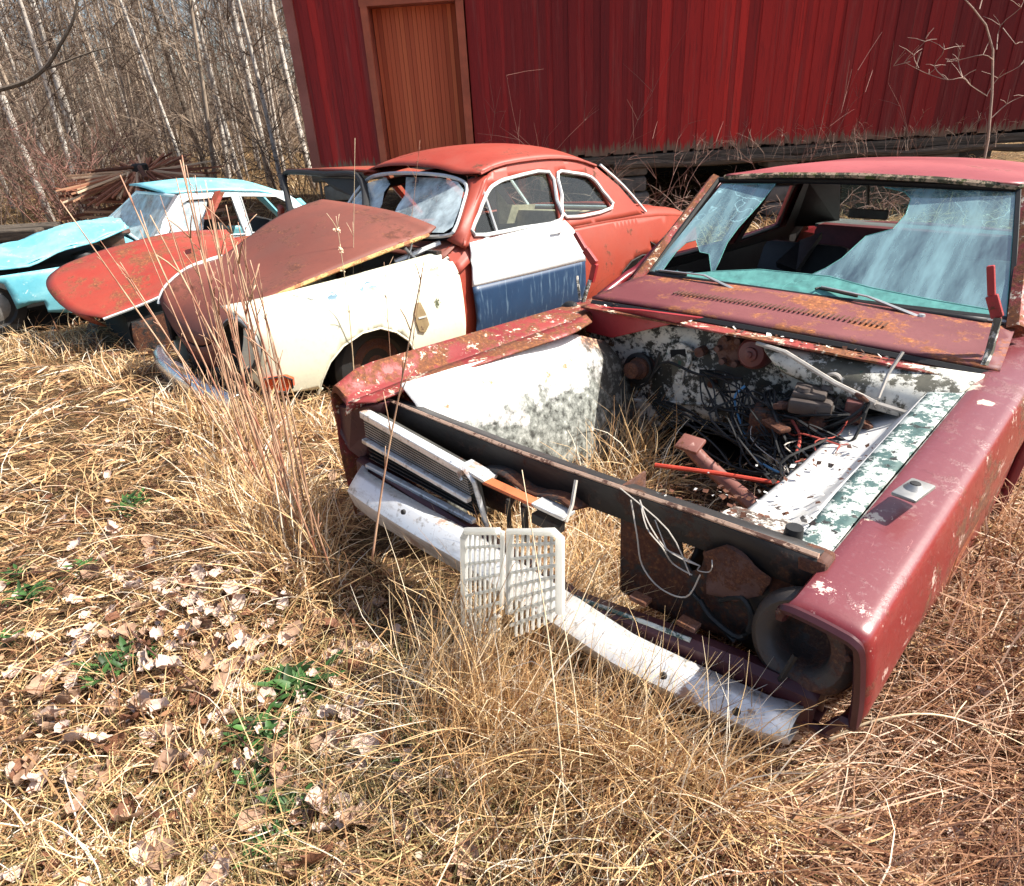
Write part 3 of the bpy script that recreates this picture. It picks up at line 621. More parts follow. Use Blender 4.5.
m = MB(); m.tube(crom([P(631, 500, y=.05), P(637, 535, y=.045), P(642, 565, y=.04), P(660, 588, y=.03), P(686, 597, y=.02), P(700, 575, y=.02)], 5), .0019, 5); m.tube(crom([P(620, 488, y=.06), P(668, 530, y=.04), P(690, 575, y=.03)], 4), .0016, 5); m.build('loose_wire', M['wire_white'], car, True)
m = MB(); m.tube(crom([P(720, 600, y=.07), P(742, 598, y=.06), P(752, 620, y=.05), P(740, 638, y=.04), P(712, 618, y=.05), P(700, 600, y=.06)], 4), .007, 6); m.build('hose', M['black'], car, True); m = MB(); m.tube(crom([P(690, 590, y=.07), P(720, 625, y=.05), P(735, 642, y=.04)], 4), .006, 6); m.build('hose', M['black'], car, True)
# ---- front crossmember, radiator panels
m = MB(); F1 = [(-.735, .755), (-.45, .752), (-.2, .752), (0, .757), (.2, .765), (.45, .776), (.655, .783)]
rows = [[(x, .13, z-.01) for x, z in F1], [(x, .085, z+.002) for x, z in F1], [(x, .075, z-.004) for x, z in F1], [(x, .07, z-.075) for x, z in F1]]
m.grid(rows); m.build('front_crossmember', M['black_metal'], car, True, .006, angle=50)
m = MB(); m.tube([(x, .078, z+.003) for x, z in F1], .0065, 5); m.build('crossmember_edge', flake('pale rusty edge', (.50, .33, .24), (.10, .045, .03), .48, 18), car, True)
pp = [P(622, 486, y=.085), P(720, 522, y=.085), P(808, 562, y=.085), P(800, 600, y=.085), P(770, 660, y=.085), P(700, 628, y=.085), P(621, 592, y=.085)]
hl = [P(678+13*math.cos(a)+.0, 552+18*math.sin(a)*(1 if math.sin(a) > 0 else .9), y=.085)+Vector((.02*0, 0, 0)) for a in np.linspace(0, 2*PI, 14)[:-1]]
hl = [P(u, v, y=.085) for u, v in ((680, 536), (690, 533), (702, 541), (704, 556), (700, 570), (690, 573), (681, 560))]
m = MB(); sheet(m, [(q.x, q.z) for q in pp], [[(q.x, q.z) for q in hl]], lambda a, b: (a, .088+.01*math.sin(a*14)*math.sin(b*18), b), .03); m.build('radiator_panel', M['rusty_black'], car, True, .006)
m = MB(); m.add([pp[0], pp[0]+Vector((0, .10, 0)), pp[-1]+Vector((0, .10, 0)), pp[-1]], [(0, 1, 2, 3)]); m.build('panel_return', M['rust'], car, False, .006)
m = MB(); q = [P(u, v, y=.08) for u, v in ((708, 548), (730, 542), (755, 556), (775, 575), (765, 592), (735, 598), (712, 588))]
sheet(m, [(p.x, p.z) for p in q], (), lambda a, b: (a, .062+.008*math.sin(a*60)*math.sin(b*50), b), .012); m.build('rusted_horn', M['rust'], car, True, .006)
lp = [(-.73, .75), (-.2, .75), (-.16, .60), (-.20, .52), (-.72, .50)]
m = MB(); sheet(m, lp, (), lambda a, b: (a, .10, b), .05); m.build('radiator_panel', M['black_metal'], car, True, .006)
# headlight bowl and the dark wheel house behind it
m = MB(); c = P(806, 640, y=.035); ax = (-.10, -1, .22)
m.lathe(c, [(.088, -.05), (.104, -.02), (.108, .005), (.102, .024), (.088, .034), (.070, .032), (.056, .020), (.050, -.01), (.044, -.04), (.02, -.06), (0, -.065)], ax, 30)
bowl = m.build('headlight_bowl', paint('black rusted headlight bowl', (.045, .036, .032), amount=.47, scale=9, rust=(.10, .045, .03), fade=(.075, .064, .055), chip=(.25, .22, .19), chipamt=.28), car, True)
m = MB(); m.tube([c+Vector((.0, -.05, -.005)), c+Vector((-.012, -.06, -.06)), c+Vector((-.03, -.05, -.12))], .006, 5); m.build('lamp_wire', M['black'], bowl, True); m = MB(); m.lathe(c+Vector((.085, -.03, .03)), [(0, .010), (.006, .008), (.008, 0)], ax, 8); m.build('adjuster_screw', M['rust'], bowl, True)
m = MB(); m.box((.715, .24, .60), (.15, .02, .22)); m.box((.62, .16, .62), (.012, .16, .16)); m.build('wheelhouse_wall', M['black_metal'], car)
# ---- lower valance and bumper
m = MB(); X = [-.78, -.5, -.35, -.2, 0, .15, .28, .37, .47, .57, .7, .735]
rows = []
VZ = lambda x: float(np.interp(x, [-.78, -.5, -.2, .15, .37, .57, .75], [.558, .553, .527, .490, .526, .548, .552]))
for x in X:
    b_ = .03*abs(x/.78)**3; z = VZ(x); rows.append([(x, .02+b_, z-.09), (x, .0+b_, z-.012), (x, -.035+b_, z), (x, -.05+b_, z-.010), (x, -.052+b_, z-.068), (x, -.03+b_, z-.11), (x, .06+b_, z-.12)])
m.grid(rows); val = m.build('front_valance', M['dark_maroon'], car, True, .006, angle=45)
m = MB(); m.tube([(x, -.040+.03*abs(x/.78)**3, VZ(x)+.002) for x in (.15, .28, .37, .47)], .006, 5); m.build('flaking_edge', M['teal_flake'], val)
for u, v in ((640, 603), (688, 628)):
    m = MB(); m.box(P(u, v, y=-.02)+Vector((0, .0, .012)), (.045, .03, .012), None, .003); m.build('valance_bracket', M['rust'], val)
m = MB(); rows = []
for x in np.linspace(-.80, .715, 30):
    e = abs(x/.78); yb = -.13+.05*e**2+(.10*max(0, e-.9)/.1 if e > .9 else 0)
    zo = float(np.interp(x, [-.8, -.7, -.15, .18, .36, .56, .73], [.010, .016, .032, .004, -.024, -.020, -.014])); hh = float(np.interp(x, [-.8, -.6, .1, .73], [1.0, 1.12, .82, .56]))
    rows.append([(x, yb+q_[0], .532+zo-q_[1]*hh) for q_ in ((.05, .004), (.014, .0), (.008, .002), (-.020, .030), (-.027, .040), (-.025, .048), (-.008, .098), (.0, .104), (.05, .106))])
m.grid(rows); bump = m.build('bumper', M['bumper'], car, True, .006, angle=38)
for u, v in ((663, 676), (403, 512), (736, 712)):
    m = MB(); m.lathe(P(u, v, y=-.143), [(0, .004), (.007, .003), (.008, -.004)], (0, -1, .4), 10); m.build('bumper_bolt', M['black'], bump)
# ---- grille, half of it left
m = MB(); gl = lambda z: -.715+.02*(.74-z); gr = lambda z: -.245+.25*(.70-z)
def bar(zl, zr, w, dep, y=-.02):
    a, b_ = gl(zl), gr(zr); m.prism([(a, y, zl), (b_, y, zr), (b_, y, zr-w), (a, y, zl-w)], (0, dep, 0))
bar(.748, .705, .022, .035, -.03); gtop = m.build('grille_top_bar', M['bumper'], car, bev=.003)
m = MB(); bar(.655, .622, .016, .02, -.035); m.build('grille_middle_bar', M['bumper'], car, bev=.003)
m = MB(); bar(.565, .558, .014, .02, -.035); m.build('grille_lower_bar', M['bumper'], car, bev=.003)
m = MB()
for i in range(7):
    k = (i+1)/8; zl = .726+(.655-.726)*k; zr = .683+(.622-.683)*k; bar(zl, zr, .0035, .02, -.018)
m.build('grille_slats', M['grey_metal'], car)
m = MB()
for i in range(4):
    k = (i+1)/5; zl = .640+(.565-.640)*k; zr = .606+(.558-.606)*k; bar(zl, zr, .003, .02, -.014)
m.build('grille_slats', M['black_metal'], car)
m = MB(); m.prism([(gl(.73), .02, .735), (gr(.70), .02, .69), (gr(.56), .02, .55), (gl(.55), .02, .555)], (0, .01, 0)); m.build('grille_back', paint('grimy grey radiator mesh', (.05, .048, .042), amount=.40, scale=10, fade=(.10, .095, .08)), car)
m = MB(); m.tube([P(463, 468, y=-.02), P(474, 482, y=-.02), P(481, 505, y=-.015), P(487, 526, y=-.01)], .008, 5); m.tube([P(452, 460, y=-.02), P(462, 480, y=-.02)], .006, 5); m.build('grille_end_strut', M['bumper'], car)
def strip(name, px, y, mat, w=.018, par=car):
    m = MB(); q = [P(*p, y=y) for p in px]
    for a, b_ in zip(q, q[1:]): m.prism([a, b_, b_+Vector((0, .02, .0))+Vector((0, w*1.6, 0)), a+Vector((0, w*1.6+.02, 0))], (0, 0, -.010))
    return m.build(name, mat, par, bev=.002)
strip('catch_plate', [(458, 465), (484, 481)], -.02, M['bumper'], .02)
strip('orange_rail', [(482, 481), (534, 505)], -.02, M['orange_bar'], .008)
strip('catch_plate', [(531, 503), (563, 518)], -.02, M['bumper'], .018)
m = MB(); m.box(P(548, 522, y=.0), (.09, .03, .03), None, .004); m.tube([P(524, 506, y=0), P(526, 540, y=.02)], .010, 6); m.tube([P(508, 500, y=0), P(510, 535, y=.02)], .007, 6); m.build('latch_post', M['black_metal'], car)
m = MB(); sheet(m, [(-.24, .03), (.10, .02), (.12, .10), (-.22, .10)], (), lambda a, b: (a, b, .690+.01*math.sin(a*30)), .04); m.build('latch_tray', M['rusty_black'], car, True, .006)
m = MB(); m.tube([P(576, 480, y=.05), P(572, 505, y=.02), P(566, 522, y=-.01)], .005, 5); m.build('latch_rod', M['wire_white'], car)
# ---- flakes, chips of rust and leaves lying in the bay
m = MB(); rg = random.Random(4)
for i in range(330):
    k = rg.random(); 
    if k < .35: x, y = rg.uniform(.38, .58), rg.uniform(.14, 1.1); z = .655+.12*max(0, (x-.40)/.2)**1.2*.9
    elif k < .6: x, y = rg.uniform(.25, .62), rg.uniform(.09, .26); z = .752+rg.uniform(0, .01)
    elif k < .8: x, y = rg.uniform(-.6, .5), rg.uniform(1.10, 1.16); z = .885
    else: x, y = rg.uniform(.1, .42), rg.uniform(.3, 1.0); z = rg.uniform(.30, .60)
    r_ = rg.uniform(.003, .012); a0 = rg.uniform(0, 6.28); n = Vector((rg.gauss(0, .4), rg.gauss(0, .4), 1)).normalized(); u_ = n.orthogonal().normalized(); w_ = n.cross(u_)
    m.cur = rg.choice((0, 0, 1, 2)); c = Vector((x, y, z+.006)); m.add([c+(u_*math.cos(a0+q*1.57)+w_*math.sin(a0+q*1.57))*r_*rg.uniform(.5, 1.2) for q in range(4)], [(0, 1, 2, 3)])
tag(m.build('flakes', [M['rusty_black'], M['rust'], M['apron_white']], car), kind='stuff')
wires('wiring_harness', 16, [P(770, 400, y=1.08), P(840, 395, y=1.02), P(870, 400, y=.98), P(720, 392, y=1.12)], [P(800, 500, y=.7), P(830, 480, y=.76), P(745, 440, y=.95), P(860, 440, y=.92)], .05, M['black'], .0042, .08)
for i in range(16):
    m = MB(); a = P(rg.uniform(760, 870), rg.uniform(395, 450), y=rg.uniform(.9, 1.1)); m.box(a, (rg.uniform(.02, .10), rg.uniform(.02, .05), rg.uniform(.008, .03)), Matrix.Rotation(rg.uniform(0, 3), 3, 'Z') @ Matrix.Rotation(rg.gauss(0, .6), 3, 'X'), .004)
    b0 = a; m.lathe(b0, [(0, -.03), (.014, -.03), (.016, 0), (.010, .004), (.010, .03), (0, .03)], (rg.gauss(0, 1), rg.gauss(0, 1), .3), 10) if i % 2 else None
    m.build('rusted_bracket', M['rusty_black'] if i % 3 else M['rust'], car, True)
# ---- the red rod lying across the bay
rod = MB(); a, b_ = FC @ P(655, 465, y=.62), FC @ P(782, 484, y=.74); rod.tube([a, a.lerp(b_, .5)+Vector((0, 0, .004)), b_], .0075, 8); ro = rod.build('metal_rod', M['red_rod'], None, True)
tag(ro, 'thin bright red rod lying across the empty engine bay of the nearest car', 'rod')
# ---- white plastic grid standing against the bumper
q0, q1, q2, q3 = (at(FC, 464, 531, y=-.20), at(FC, 560, 532, y=-.20), at(FC, 560, 640, y=-.26), at(FC, 465, 685, y=-.24))
def G(a, b): return FC @ ((q0*(1-a)+q1*a)*(1-b)+(q3*(1-a)+q2*a)*b)
gridroot = empty('plastic_grille', Matrix.Translation(G(.5, 1)), 'white plastic two-panel grille standing in the straw before the bumper', 'plastic grille')
gi = gridroot.matrix_world.inverted()
def gtube(m, pts, r): m.tube([gi @ G(*p) for p in pts], r, 6)
m = MB(); gtube(m, [(.0, 1), (0, .04), (.03, 0), (.40, 0)], .010); gtube(m, [(.44, .0), (.44, .55)], .006); gtube(m, [(.52, .6), (.52, .0), (.94, 0), (1, .05), (1, .75)], .010); m.build('frame', M['white_plastic'], gridroot, True)
for x0, x1, n in ((.02, .42, 7), (.54, .98, 8)):
    m = MB()
    for i in range(1, n): gtube(m, [(x0+(x1-x0)*i/n, .0), (x0+(x1-x0)*i/n, .8)], .0036)
    for j in range(1, 8): gtube(m, [(x0, .1*j), (x1, .1*j)], .0042)
    m.build('grid', M['white_plastic'], gridroot, True)
# ================================================================== the red two-door with the white and blue door
M['am_red'] = paint('sun bleached red paint', (.30, .038, .020), amount=.385, scale=4, rough=.5, fade=(.34, .056, .030), streak=(3, 2, 2), sfade=(.30, .058, .036), chip=(.5, .3, .2), chipamt=.27)
M['am_hood'] = paint('matt brown red primer', (.15, .042, .028), amount=.42, scale=3, rough=.62, fade=(.21, .062, .040), streak=(2, 1, 2), sfade=(.14, .05, .035), rust=(.13, .04, .025))
M['am_cream'] = paint('cream white paint', (.76, .76, .60), amount=.36, scale=4, rough=.42, fade=(.80, .80, .68), chip=(.25, .42, .50), chipamt=.315, rust=(.25, .17, .10))
M['am_white'] = paint('white door paint', (.74, .77, .78), amount=.30, scale=4, rough=.42, fade=(.80, .82, .82))
t = NT('dark blue paint with pale runs'); f = t.noise(4, 7, .65, t.map(scale=(9, 9, 1.1)))
t.set(col=t.mix(t.step(f, .56, .74), t.mix(t.noise(9), (.012, .035, .085), (.02, .055, .12)), (.14, .22, .30)), rough=.42); M['am_blue'] = t.m
M['am_edge'] = flake('ochre rusty hood edge', (.62, .42, .16), (.30, .12, .05), .5, 16, c=(.6, .5, .4), cthr=.36)
M['trim_white'] = plain('pale window trim', (.70, .72, .70), .35, .3, .1)
M['lens'] = plain('orange red lamp glass', (.55, .07, .02), .2)
M['dark_in'] = plain('dark interior', (.02, .018, .018), .8)
M['cloth'] = plain('tan seat cloth', (.36, .28, .18), .85)

ar = empty('wrecked_car', AM, 'red two-door with white and blue door, cream front fender and propped-up brown hood', 'car', 'wrecked cars')
Q = lambda u, v, **k: at(AM, u, v, **k)
def aw(Y, Z):        # half width of the body at length Y and height Z
    w = .80-.10*max(0, (.55-Z)/.35)**2-.045*max(0, (Z-.6)/.32)**2 if Z < .92 else .755-(Z-.92)*.355
    t_ = 1-.15*max(0, (.85-Y)/.85)**2-.13*max(0, (Y-3.1)/1.3)**2
    return w*t_
side = lambda a, b: Vector((aw(a, b), a, b))
def S(u, v): return inv(AM, side, u, v, (1.8, .8))
# front fender: side plus a rounded crown, unrolled as (Y, t)
def fend(Y, T):
    zc = .655+.075*min(1, max(0, Y/1.4)); r = .20; w = aw(Y, .6)
    n = .10*max(0, 1-max(0, Y)/.16)**2
    if T < zc-.24: return Vector((aw(Y, .24+T)-n, Y, .24+T))
    a = min((T-(zc-.24))/r, 2.0); return Vector((aw(Y, zc)-n-r*(1-math.cos(a)), Y, zc+r*math.sin(a)))
FS = lambda u, v: inv(AM, fend, u, v, (.7, .45))
arch = [FS(*p) for p in ((318, 394), (322, 380), (330, 362), (343, 346), (362, 333), (380, 328), (396, 332), (408, 340), (414, 350))]
outl = [(.0, .30), (.02, .40), (.05, .52), (.03, .62), (.02, .70)]
tops = [(.10, .74), (.4, .77), (.8, .79), (1.2, .81), (1.42, .82)]
dr = [(1.44, .70), (1.44, .40), (1.44, .06)]
ax = [q for q in arch][::-1]
low = [(1.22, .05)]+[(q[0], q[1]) for q in ax]+[(.38, .09), (.15, .12), (.05, .18)]
m = MB(); sheet(m, outl+tops+dr+low, (), fend, .035)
sp1 = fend(.80, .60); sp2 = fend(.55, .60); sp3 = fend(1.28, .62); sp4 = fend(1.22, .42); SCR = (.06, .15, .21)
fm2 = paint('cream white fender paint', (.74, .74, .57), amount=.345, scale=4, rough=.42, fade=(.80, .80, .66), chip=(.12, .12, .08), chipamt=.31, rust=(.25, .17, .10), spots=[(sp1, .11, SCR, 16), (sp2, .08, SCR, 20), (sp3, .09, (.09, .10, .06), 34), (sp4, .06, (.09, .10, .06), 40), (sp1, .05, (.05, .06, .04), 30)])
ff = m.build('fender', fm2, ar, True, .010, angle=50); tag(ff, 'cream white fender with scraped blue patches and a round arch')
m = MB(); m.tube([fend(a, b)+Vector((.003, 0, 0)) for a, b in [(q[0], q[1]) for q in arch]], .007, 5); m.build('arch_lip', M['am_cream'], ff, True)
# wheel house, dark wheel remains
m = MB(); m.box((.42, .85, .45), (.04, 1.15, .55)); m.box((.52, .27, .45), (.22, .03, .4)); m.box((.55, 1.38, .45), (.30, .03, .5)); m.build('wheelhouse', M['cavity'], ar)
m = MB(); m.lathe((.60, .80, .34), [(.12, -.09), (.26, -.09), (.29, -.05), (.29, .05), (.26, .08), (.19, .085), (.17, .06), (0, .05)], (1, 0, 0), 24); wl = m.build('wheel', M['black'], ar, True)
m = MB(); m.lathe((.66, .80, .34), [(.18, 0), (.13, .012), (.10, -.01), (0, .0)], (1, 0, 0), 20); m.build('rim', M['rust'], wl, True)
# side lamp badge: the oval scar on the fender
m = MB(); c = fend(*FS(421, 317)); cx = [fend(*FS(*p))+Vector((.016, 0, 0)) for p in ((415, 303), (419, 302), (424, 312), (428, 324), (424, 332), (418, 331), (415, 322), (413, 312))]
m.prism(cx, (-.01, 0, 0)); m.build('rusty_scar', paint('brown primer scar', (.26, .19, .10), amount=.4, scale=18, rust=(.10, .05, .03)), ff)
m = MB(); m.box(c+Vector((.012, 0, .0)), (.012, .06, .010)); m.build('badge', M['trim_white'], ff)
# headlamp hole
m = MB(); c = Vector((.585, .035, .655)); axd = (.25, -1, .05)
m.lathe(c, [(.150, .0), (.155, .02), (.148, .032), (.130, .03), (.125, -.02), (.09, -.08), (0, -.10)], axd, 28); hb = m.build('headlight_bowl', M['black'], ar, True)
m = MB(); m.lathe(c, [(.150, .028), (.158, .022), (.158, .008)], axd, 28); m.build('headlight_ring', M['grey_metal'], hb, True)
# indicator
m = MB(); q = [fend(*FS(*p))+Vector((.03, -.02, 0)) for p in ((263, 377), (285, 374), (293, 377), (294, 385), (288, 390), (268, 388))]
m.prism(q, (-.03, .03, 0)); ind = m.build('indicator', M['lens'], ar, bev=.006)
m = MB(); m.tube([p+Vector((.004, -.004, 0)) for p in q], .006, 5, True); m.build('indicator_rim', M['black'], ind)
# front face: dark opening, grille bars, apron
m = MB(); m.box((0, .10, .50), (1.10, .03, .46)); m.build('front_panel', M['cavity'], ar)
m = MB()
for x in (-.36, .36):
    for z in np.linspace(.50, .68, 5): m.box((x*.75, .03+.03*abs(x), z), (.36, .014, .010))
m.build('grille_bars', M['rusty_black'], ar)
m = MB(); coons(m, [(-.66, .10, .47), (-.3, .0, .46), (.3, .0, .46), (.66, .10, .47)], [(-.66, .12, .30), (-.3, .03, .30), (.3, .03, .30), (.66, .12, .30)], [(-.66, .10, .47), (-.66, .12, .30)], [(.66, .10, .47), (.66, .12, .30)], 14, 5)
m.build('front_apron', M['rusty_black'], ar, True, .008)
# far fender
m = MB(); rows = []
for Y in np.linspace(.02, 1.44, 14):
    rows.append([Vector((-p.x, p.y, p.z)) for p in (fend(Y, T) for T in np.linspace(.1, .80, 14))])
m.grid(rows); m.build('fender', M['am_cream'], ar, True, .008)
m = MB(); c2 = Vector((-.585, .035, .655)); m.lathe(c2, [(.150, .0), (.155, .02), (.148, .032), (.130, .03), (.125, -.02), (.09, -.08), (0, -.10)], (-.25, -1, .05), 24); m.build('headlight_bowl', M['black'], ar, True)
# bumper in two visible lengths
m = MB(); rows = []
for x in np.linspace(-.80, .62, 26):
    e = abs(x/.8); yb = -.14+.09*e**3; z0 = .36-.04*(x+.8)/1.4
    rows.append([(x, yb+.06, z0+.075), (x, yb+.01, z0+.085), (x, yb-.03, z0+.045), (x, yb-.035, z0), (x, yb-.018, z0-.06), (x, yb+.03, z0-.095)])
m.grid(rows); bm_ = m.build('bumper', M['chrome'], ar, True, .006, angle=60)
m = MB(); p_ = [Q(u, v, y=-.14) for u, v in ((170, 362), (184, 368), (192, 395), (184, 399), (172, 384))]; m.prism(p_, (0, .04, 0)); m.build('bumper_horn', M['chrome'], bm_, bev=.01)
# engine bay content
m = MB(); m.box((0, .75, .45), (1.0, 1.3, .30)); m.box((0, 1.40, .70), (1.3, .04, .5)); m.build('engine_bay', M['black_metal'], ar)
m = MB(); m.tube([Q(405, 248, x=.5), Q(418, 262, x=.52)], .012, 6); m.tube([Q(412, 243, x=.5), Q(408, 262, x=.5)], .008, 5); m.tube([Q(395, 262, x=.45), Q(440, 243, x=.55)], .018, 6); m.build('hood_hinge', M['trim_white'], ar)
# hood, thrown up and tilted
hr = [Q(436, 227, x=.60), Q(428, 234, x=.60), Q(380, 252, x=.585), Q(300, 284, x=.53), Q(240, 312, x=.46), Q(221, 334, x=.40)]
hl = [Q(322, 200, x=-.56), Q(300, 207, x=-.57), Q(270, 222, x=-.57), Q(222, 257, x=-.52), Q(190, 268, x=-.47), Q(168, 285, x=-.42), Q(160, 300, x=-.40)]
hn = [Q(160, 300, x=-.40), Q(175, 330, x=-.22), Q(195, 346, x=.05), Q(210, 345, x=.25), Q(221, 334, x=.40)]
hb_ = [hl[0], Q(355, 207, x=-.2), Q(400, 216, x=.25), hr[0]]
m = MB(); coons(m, crom(hb_, 5), crom(hn, 5), crom(hl, 5), crom(hr, 5), 26, 26, lambda u, v: (0, 0, .10*math.sin(PI*u)**.8*math.sin(PI*min(1, v*.95+.03))**.7))
hood = m.build('hood', M['am_hood'], ar, True, .012); tag(hood, 'dull brown hood lying askew and propped up')
m = MB(); m.tube(crom([q+Vector((.006, 0, -.006)) for q in hr[1:]], 4), .012, 6); m.build('hood_edge', M['am_edge'], hood, True)
m = MB(); m.tube(crom([Q(159, 304, x=-.41), Q(161, 295, x=-.415), Q(169, 283, x=-.43), Q(190, 267, x=-.48), Q(222, 256, x=-.53)], 4), .012, 6); m.build('hood_trim', M['trim_white'], hood, True)
m = MB(); nn = crom(hn, 5); coons(m, nn, [p+Vector((0, .05, -.15)) for p in nn], [nn[0], nn[0]+Vector((0, .05, -.15))], [nn[-1], nn[-1]+Vector((0, .05, -.15))], 20, 4); m.build('hood_nose', M['am_hood'], hood, True, .01)
# ---- doors and quarters (photo outline laid on the body side)
dlo = [S(471, 238+4), (2.53, .945), S(568, 224), S(580, 238), S(585, 258), (2.62, .70)]
dtop = [S(469, 243), S(520, 231), S(564, 221), S(572, 229), S(581, 244), S(585, 262)]
line = [S(584, 261), S(530, 274), S(472, 287)]
m = MB(); sheet(m, dtop+line, (), side, .05); door = m.build('door', M['am_white'], ar, True, .012, off=1)
tag(door, 'white door with a dark blue lower half')
yf, yr = line[2][0], line[0][0]
m = MB(); sheet(m, [line[0], (yr, .26), (yf+.02, .26), line[2], line[1]], (), side, .05); m.build('blue_panel', M['am_blue'], door, True, .012, off=1)
m = MB(); a_ = Vector(side(*S(558, 231))); m.lathe(a_+Vector((.02, 0, 0)), [(0, .012), (.014, .010), (.018, -.02)], (1, 0, 0), 12); m.tube([a_+Vector((.03, -.10, .0)), a_+Vector((.035, .0, .0))], .008, 6); m.build('door_handle', M['chrome'], door, True)
# inner sill and B post, dark, behind the gaps
m = MB(); sheet(m, [(1.42, .22), (1.42, .93), (3.0, .93), (3.0, .22)], (), lambda a, b: side(a, b)-Vector((.035, 0, 0)), .15); m.build('door_frame', M['am_red'], ar)
# rear quarter with the arch
ra = [S(u, v) for u, v in ((617, 284), (622, 272), (631, 261), (642, 255), (652, 254))]
rq = [(2.60, .93), (3.0, .925), (3.4, .91), (3.75, .885), (4.1, .84), (4.38, .76), (4.44, .6), (4.42, .36), (3.82, .34)]+[(3.79, .50), (3.70, .63), (3.55, .70)]+[(a, b) for a, b in ra[::-1]]+[(ra[0][0]-.02, .40), (ra[0][0]-.05, .26), (2.64, .26)]
m = MB(); sheet(m, rq, (), side, .05); m.build('rear_quarter', M['am_red'], ar, True, .010, angle=50)
m = MB(); m.tube([side(a, b)+Vector((.004, 0, 0)) for a, b in ra+[(3.55, .70), (3.70, .63)]], .008, 5); m.box((.5, 3.4, .45), (.04, .9, .5)); m.build('rear_arch', M['black_metal'], ar)
m = MB(); m.lathe((.62, 3.38, .36), [(.12, -.09), (.26, -.09), (.30, -.05), (.30, .05), (.26, .08), (.19, .085), (0, .05)], (1, 0, 0), 24); m.build('wheel', M['black'], ar, True)
# far side
m = MB(); sheet(m, [(1.42, .26), (1.42, .93), (3.0, .93), (4.1, .84), (4.40, .75), (4.42, .30), (2.5, .26)], (), lambda a, b: Vector((-aw(a, b), a, b)), .1); m.build('far_side', M['am_red'], ar, True, .01)
# ---- greenhouse: upper side with window openings
up = lambda a, b: side(a, b)
wd = [S(474, 235), S(478, 214), S(487, 192), S(495, 184), S(510, 178), S(548, 172), S(556, 200), S(560, 220), S(520, 228)]
wq = [S(557, 173), S(572, 173), S(590, 177), S(602, 191), S(611, 208), S(566, 217), S(561, 195)]
ug = [(1.50, .93), (1.62, 1.06), (1.83, 1.33), (1.92, 1.395), (2.2, 1.43), (2.6, 1.435), (2.9, 1.40), (3.08, 1.345), (3.28, 1.20), (3.52, .935)]
ug = [S(463, 247), S(464, 238), S(474, 205), S(483, 181), S(489, 173)]+[(2.1, 1.43), (2.55, 1.435), (2.85, 1.405), (3.05, 1.34), (3.28, 1.17), (3.50, .935)]
m = MB(); sheet(m, ug, [wd, wq], up, .04); m.build('pillars', M['am_red'], ar, True, .03, off=-1)
for nm, w in (('window_trim', wd), ('window_trim', wq)):
    m = MB(); m.tube(crom([up(*q)+Vector((.008, 0, 0)) for q in w], 3, True), .0135, 6, True); wt = m.build(nm, M['trim_white'], ar, True)
    m = MB(); sheet(m, w, (), lambda a, b: up(a, b)-Vector((.022, 0, 0)), .12)
    m.build('side_glass', M['glass'], wt)
m = MB(); m.tube([up(*S(484, 192)), up(*S(497, 231))], .009, 5); m.build('quarterlight_bar', M['trim_white'], ar)
m = MB(); sheet(m, [(-a, b) for a, b in [(0, 0)]] and [(1.50, .93), (1.83, 1.35), (2.55, 1.42), (3.05, 1.33), (3.50, .93)], [[(1.72, .98), (1.92, 1.30), (2.42, 1.35), (2.44, .97)], [(2.52, .97), (2.50, 1.35), (2.85, 1.31), (3.1, 1.0)]], lambda a, b: Vector((-aw(a, b), a, b)), .07); m.build('pillars', M['am_red'], ar, True, .03, off=1)
# ---- roof
g = lambda s: [(s*aw(1.86, 1.40), 1.86, 1.385), (s*aw(2.1, 1.43), 2.1, 1.43), (s*aw(2.55, 1.44), 2.55, 1.436), (s*aw(2.85, 1.405), 2.85, 1.405), (s*aw(3.05, 1.34), 3.05, 1.345)]
fr = crom([(-.60, 1.86, 1.385), Q(362, 178, y=1.83), Q(372, 172.5, y=1.81), Q(390, 170, y=1.78), Q(415, 170, y=1.77), Q(440, 172, y=1.79), Q(458, 176, y=1.81), (.60, 1.86, 1.385)], 4)
g0, g1 = g(-1), g(1); fr[0] = Vector(g0[0]); fr[-1] = Vector(g1[0])
re = [g0[-1], (-.3, 3.19, 1.365), (0, 3.22, 1.37), (.3, 3.19, 1.365), g1[-1]]
m = MB(); coons(m, fr, crom(re, 4), crom(g0, 4), crom(g1, 4), 24, 20, lambda u, v: (0, 0, .085*(math.sin(PI*u)**.6)*math.sin(PI*(v*.86+.10))**.8))
m.build('roof', M['am_red'], ar, True, .012)
m = MB(); m.tube(crom([Vector(p)+Vector((.012, 0, -.004)) for p in g1], 3), .011, 5); m.build('rain_gutter', M['am_red'], ar, True)
m = MB(); sheet(m, [(-.55, 1.9), (.55, 1.9), (.55, 3.1), (-.55, 3.1)], (), lambda a, b: (a, b, 1.37), .2); m.build('headliner', M['dark_in'], ar)
# the red windscreen post between the screen trim and the door window
pa_ = [Q(447, 240, y=1.50), Q(457, 230, y=1.54), Q(464, 206, y=1.68), Q(468, 188, y=1.79), Q(468, 180, y=1.83)]
pb_ = [S(466, 249), S(470, 238), S(478, 207), S(486, 183), S(490, 175)]
m = MB(); coons(m, crom(pa_, 4), crom([side(*q) for q in pb_], 4), [pa_[0], side(*pb_[0])], [pa_[-1], side(*pb_[-1])], 16, 5, lambda u, v: (.012*math.sin(PI*v), -.012*math.sin(PI*v), 0)); m.build('windscreen_pillar', M['am_red'], ar, True, .01)
# ---- windscreen with trim
wb = [(-.64, 1.50, .985), (0, 1.38, .985), (.64, 1.50, .985)]
wl_, wr_ = Q(352, 200, y=1.60), Q(447, 235, y=1.52)
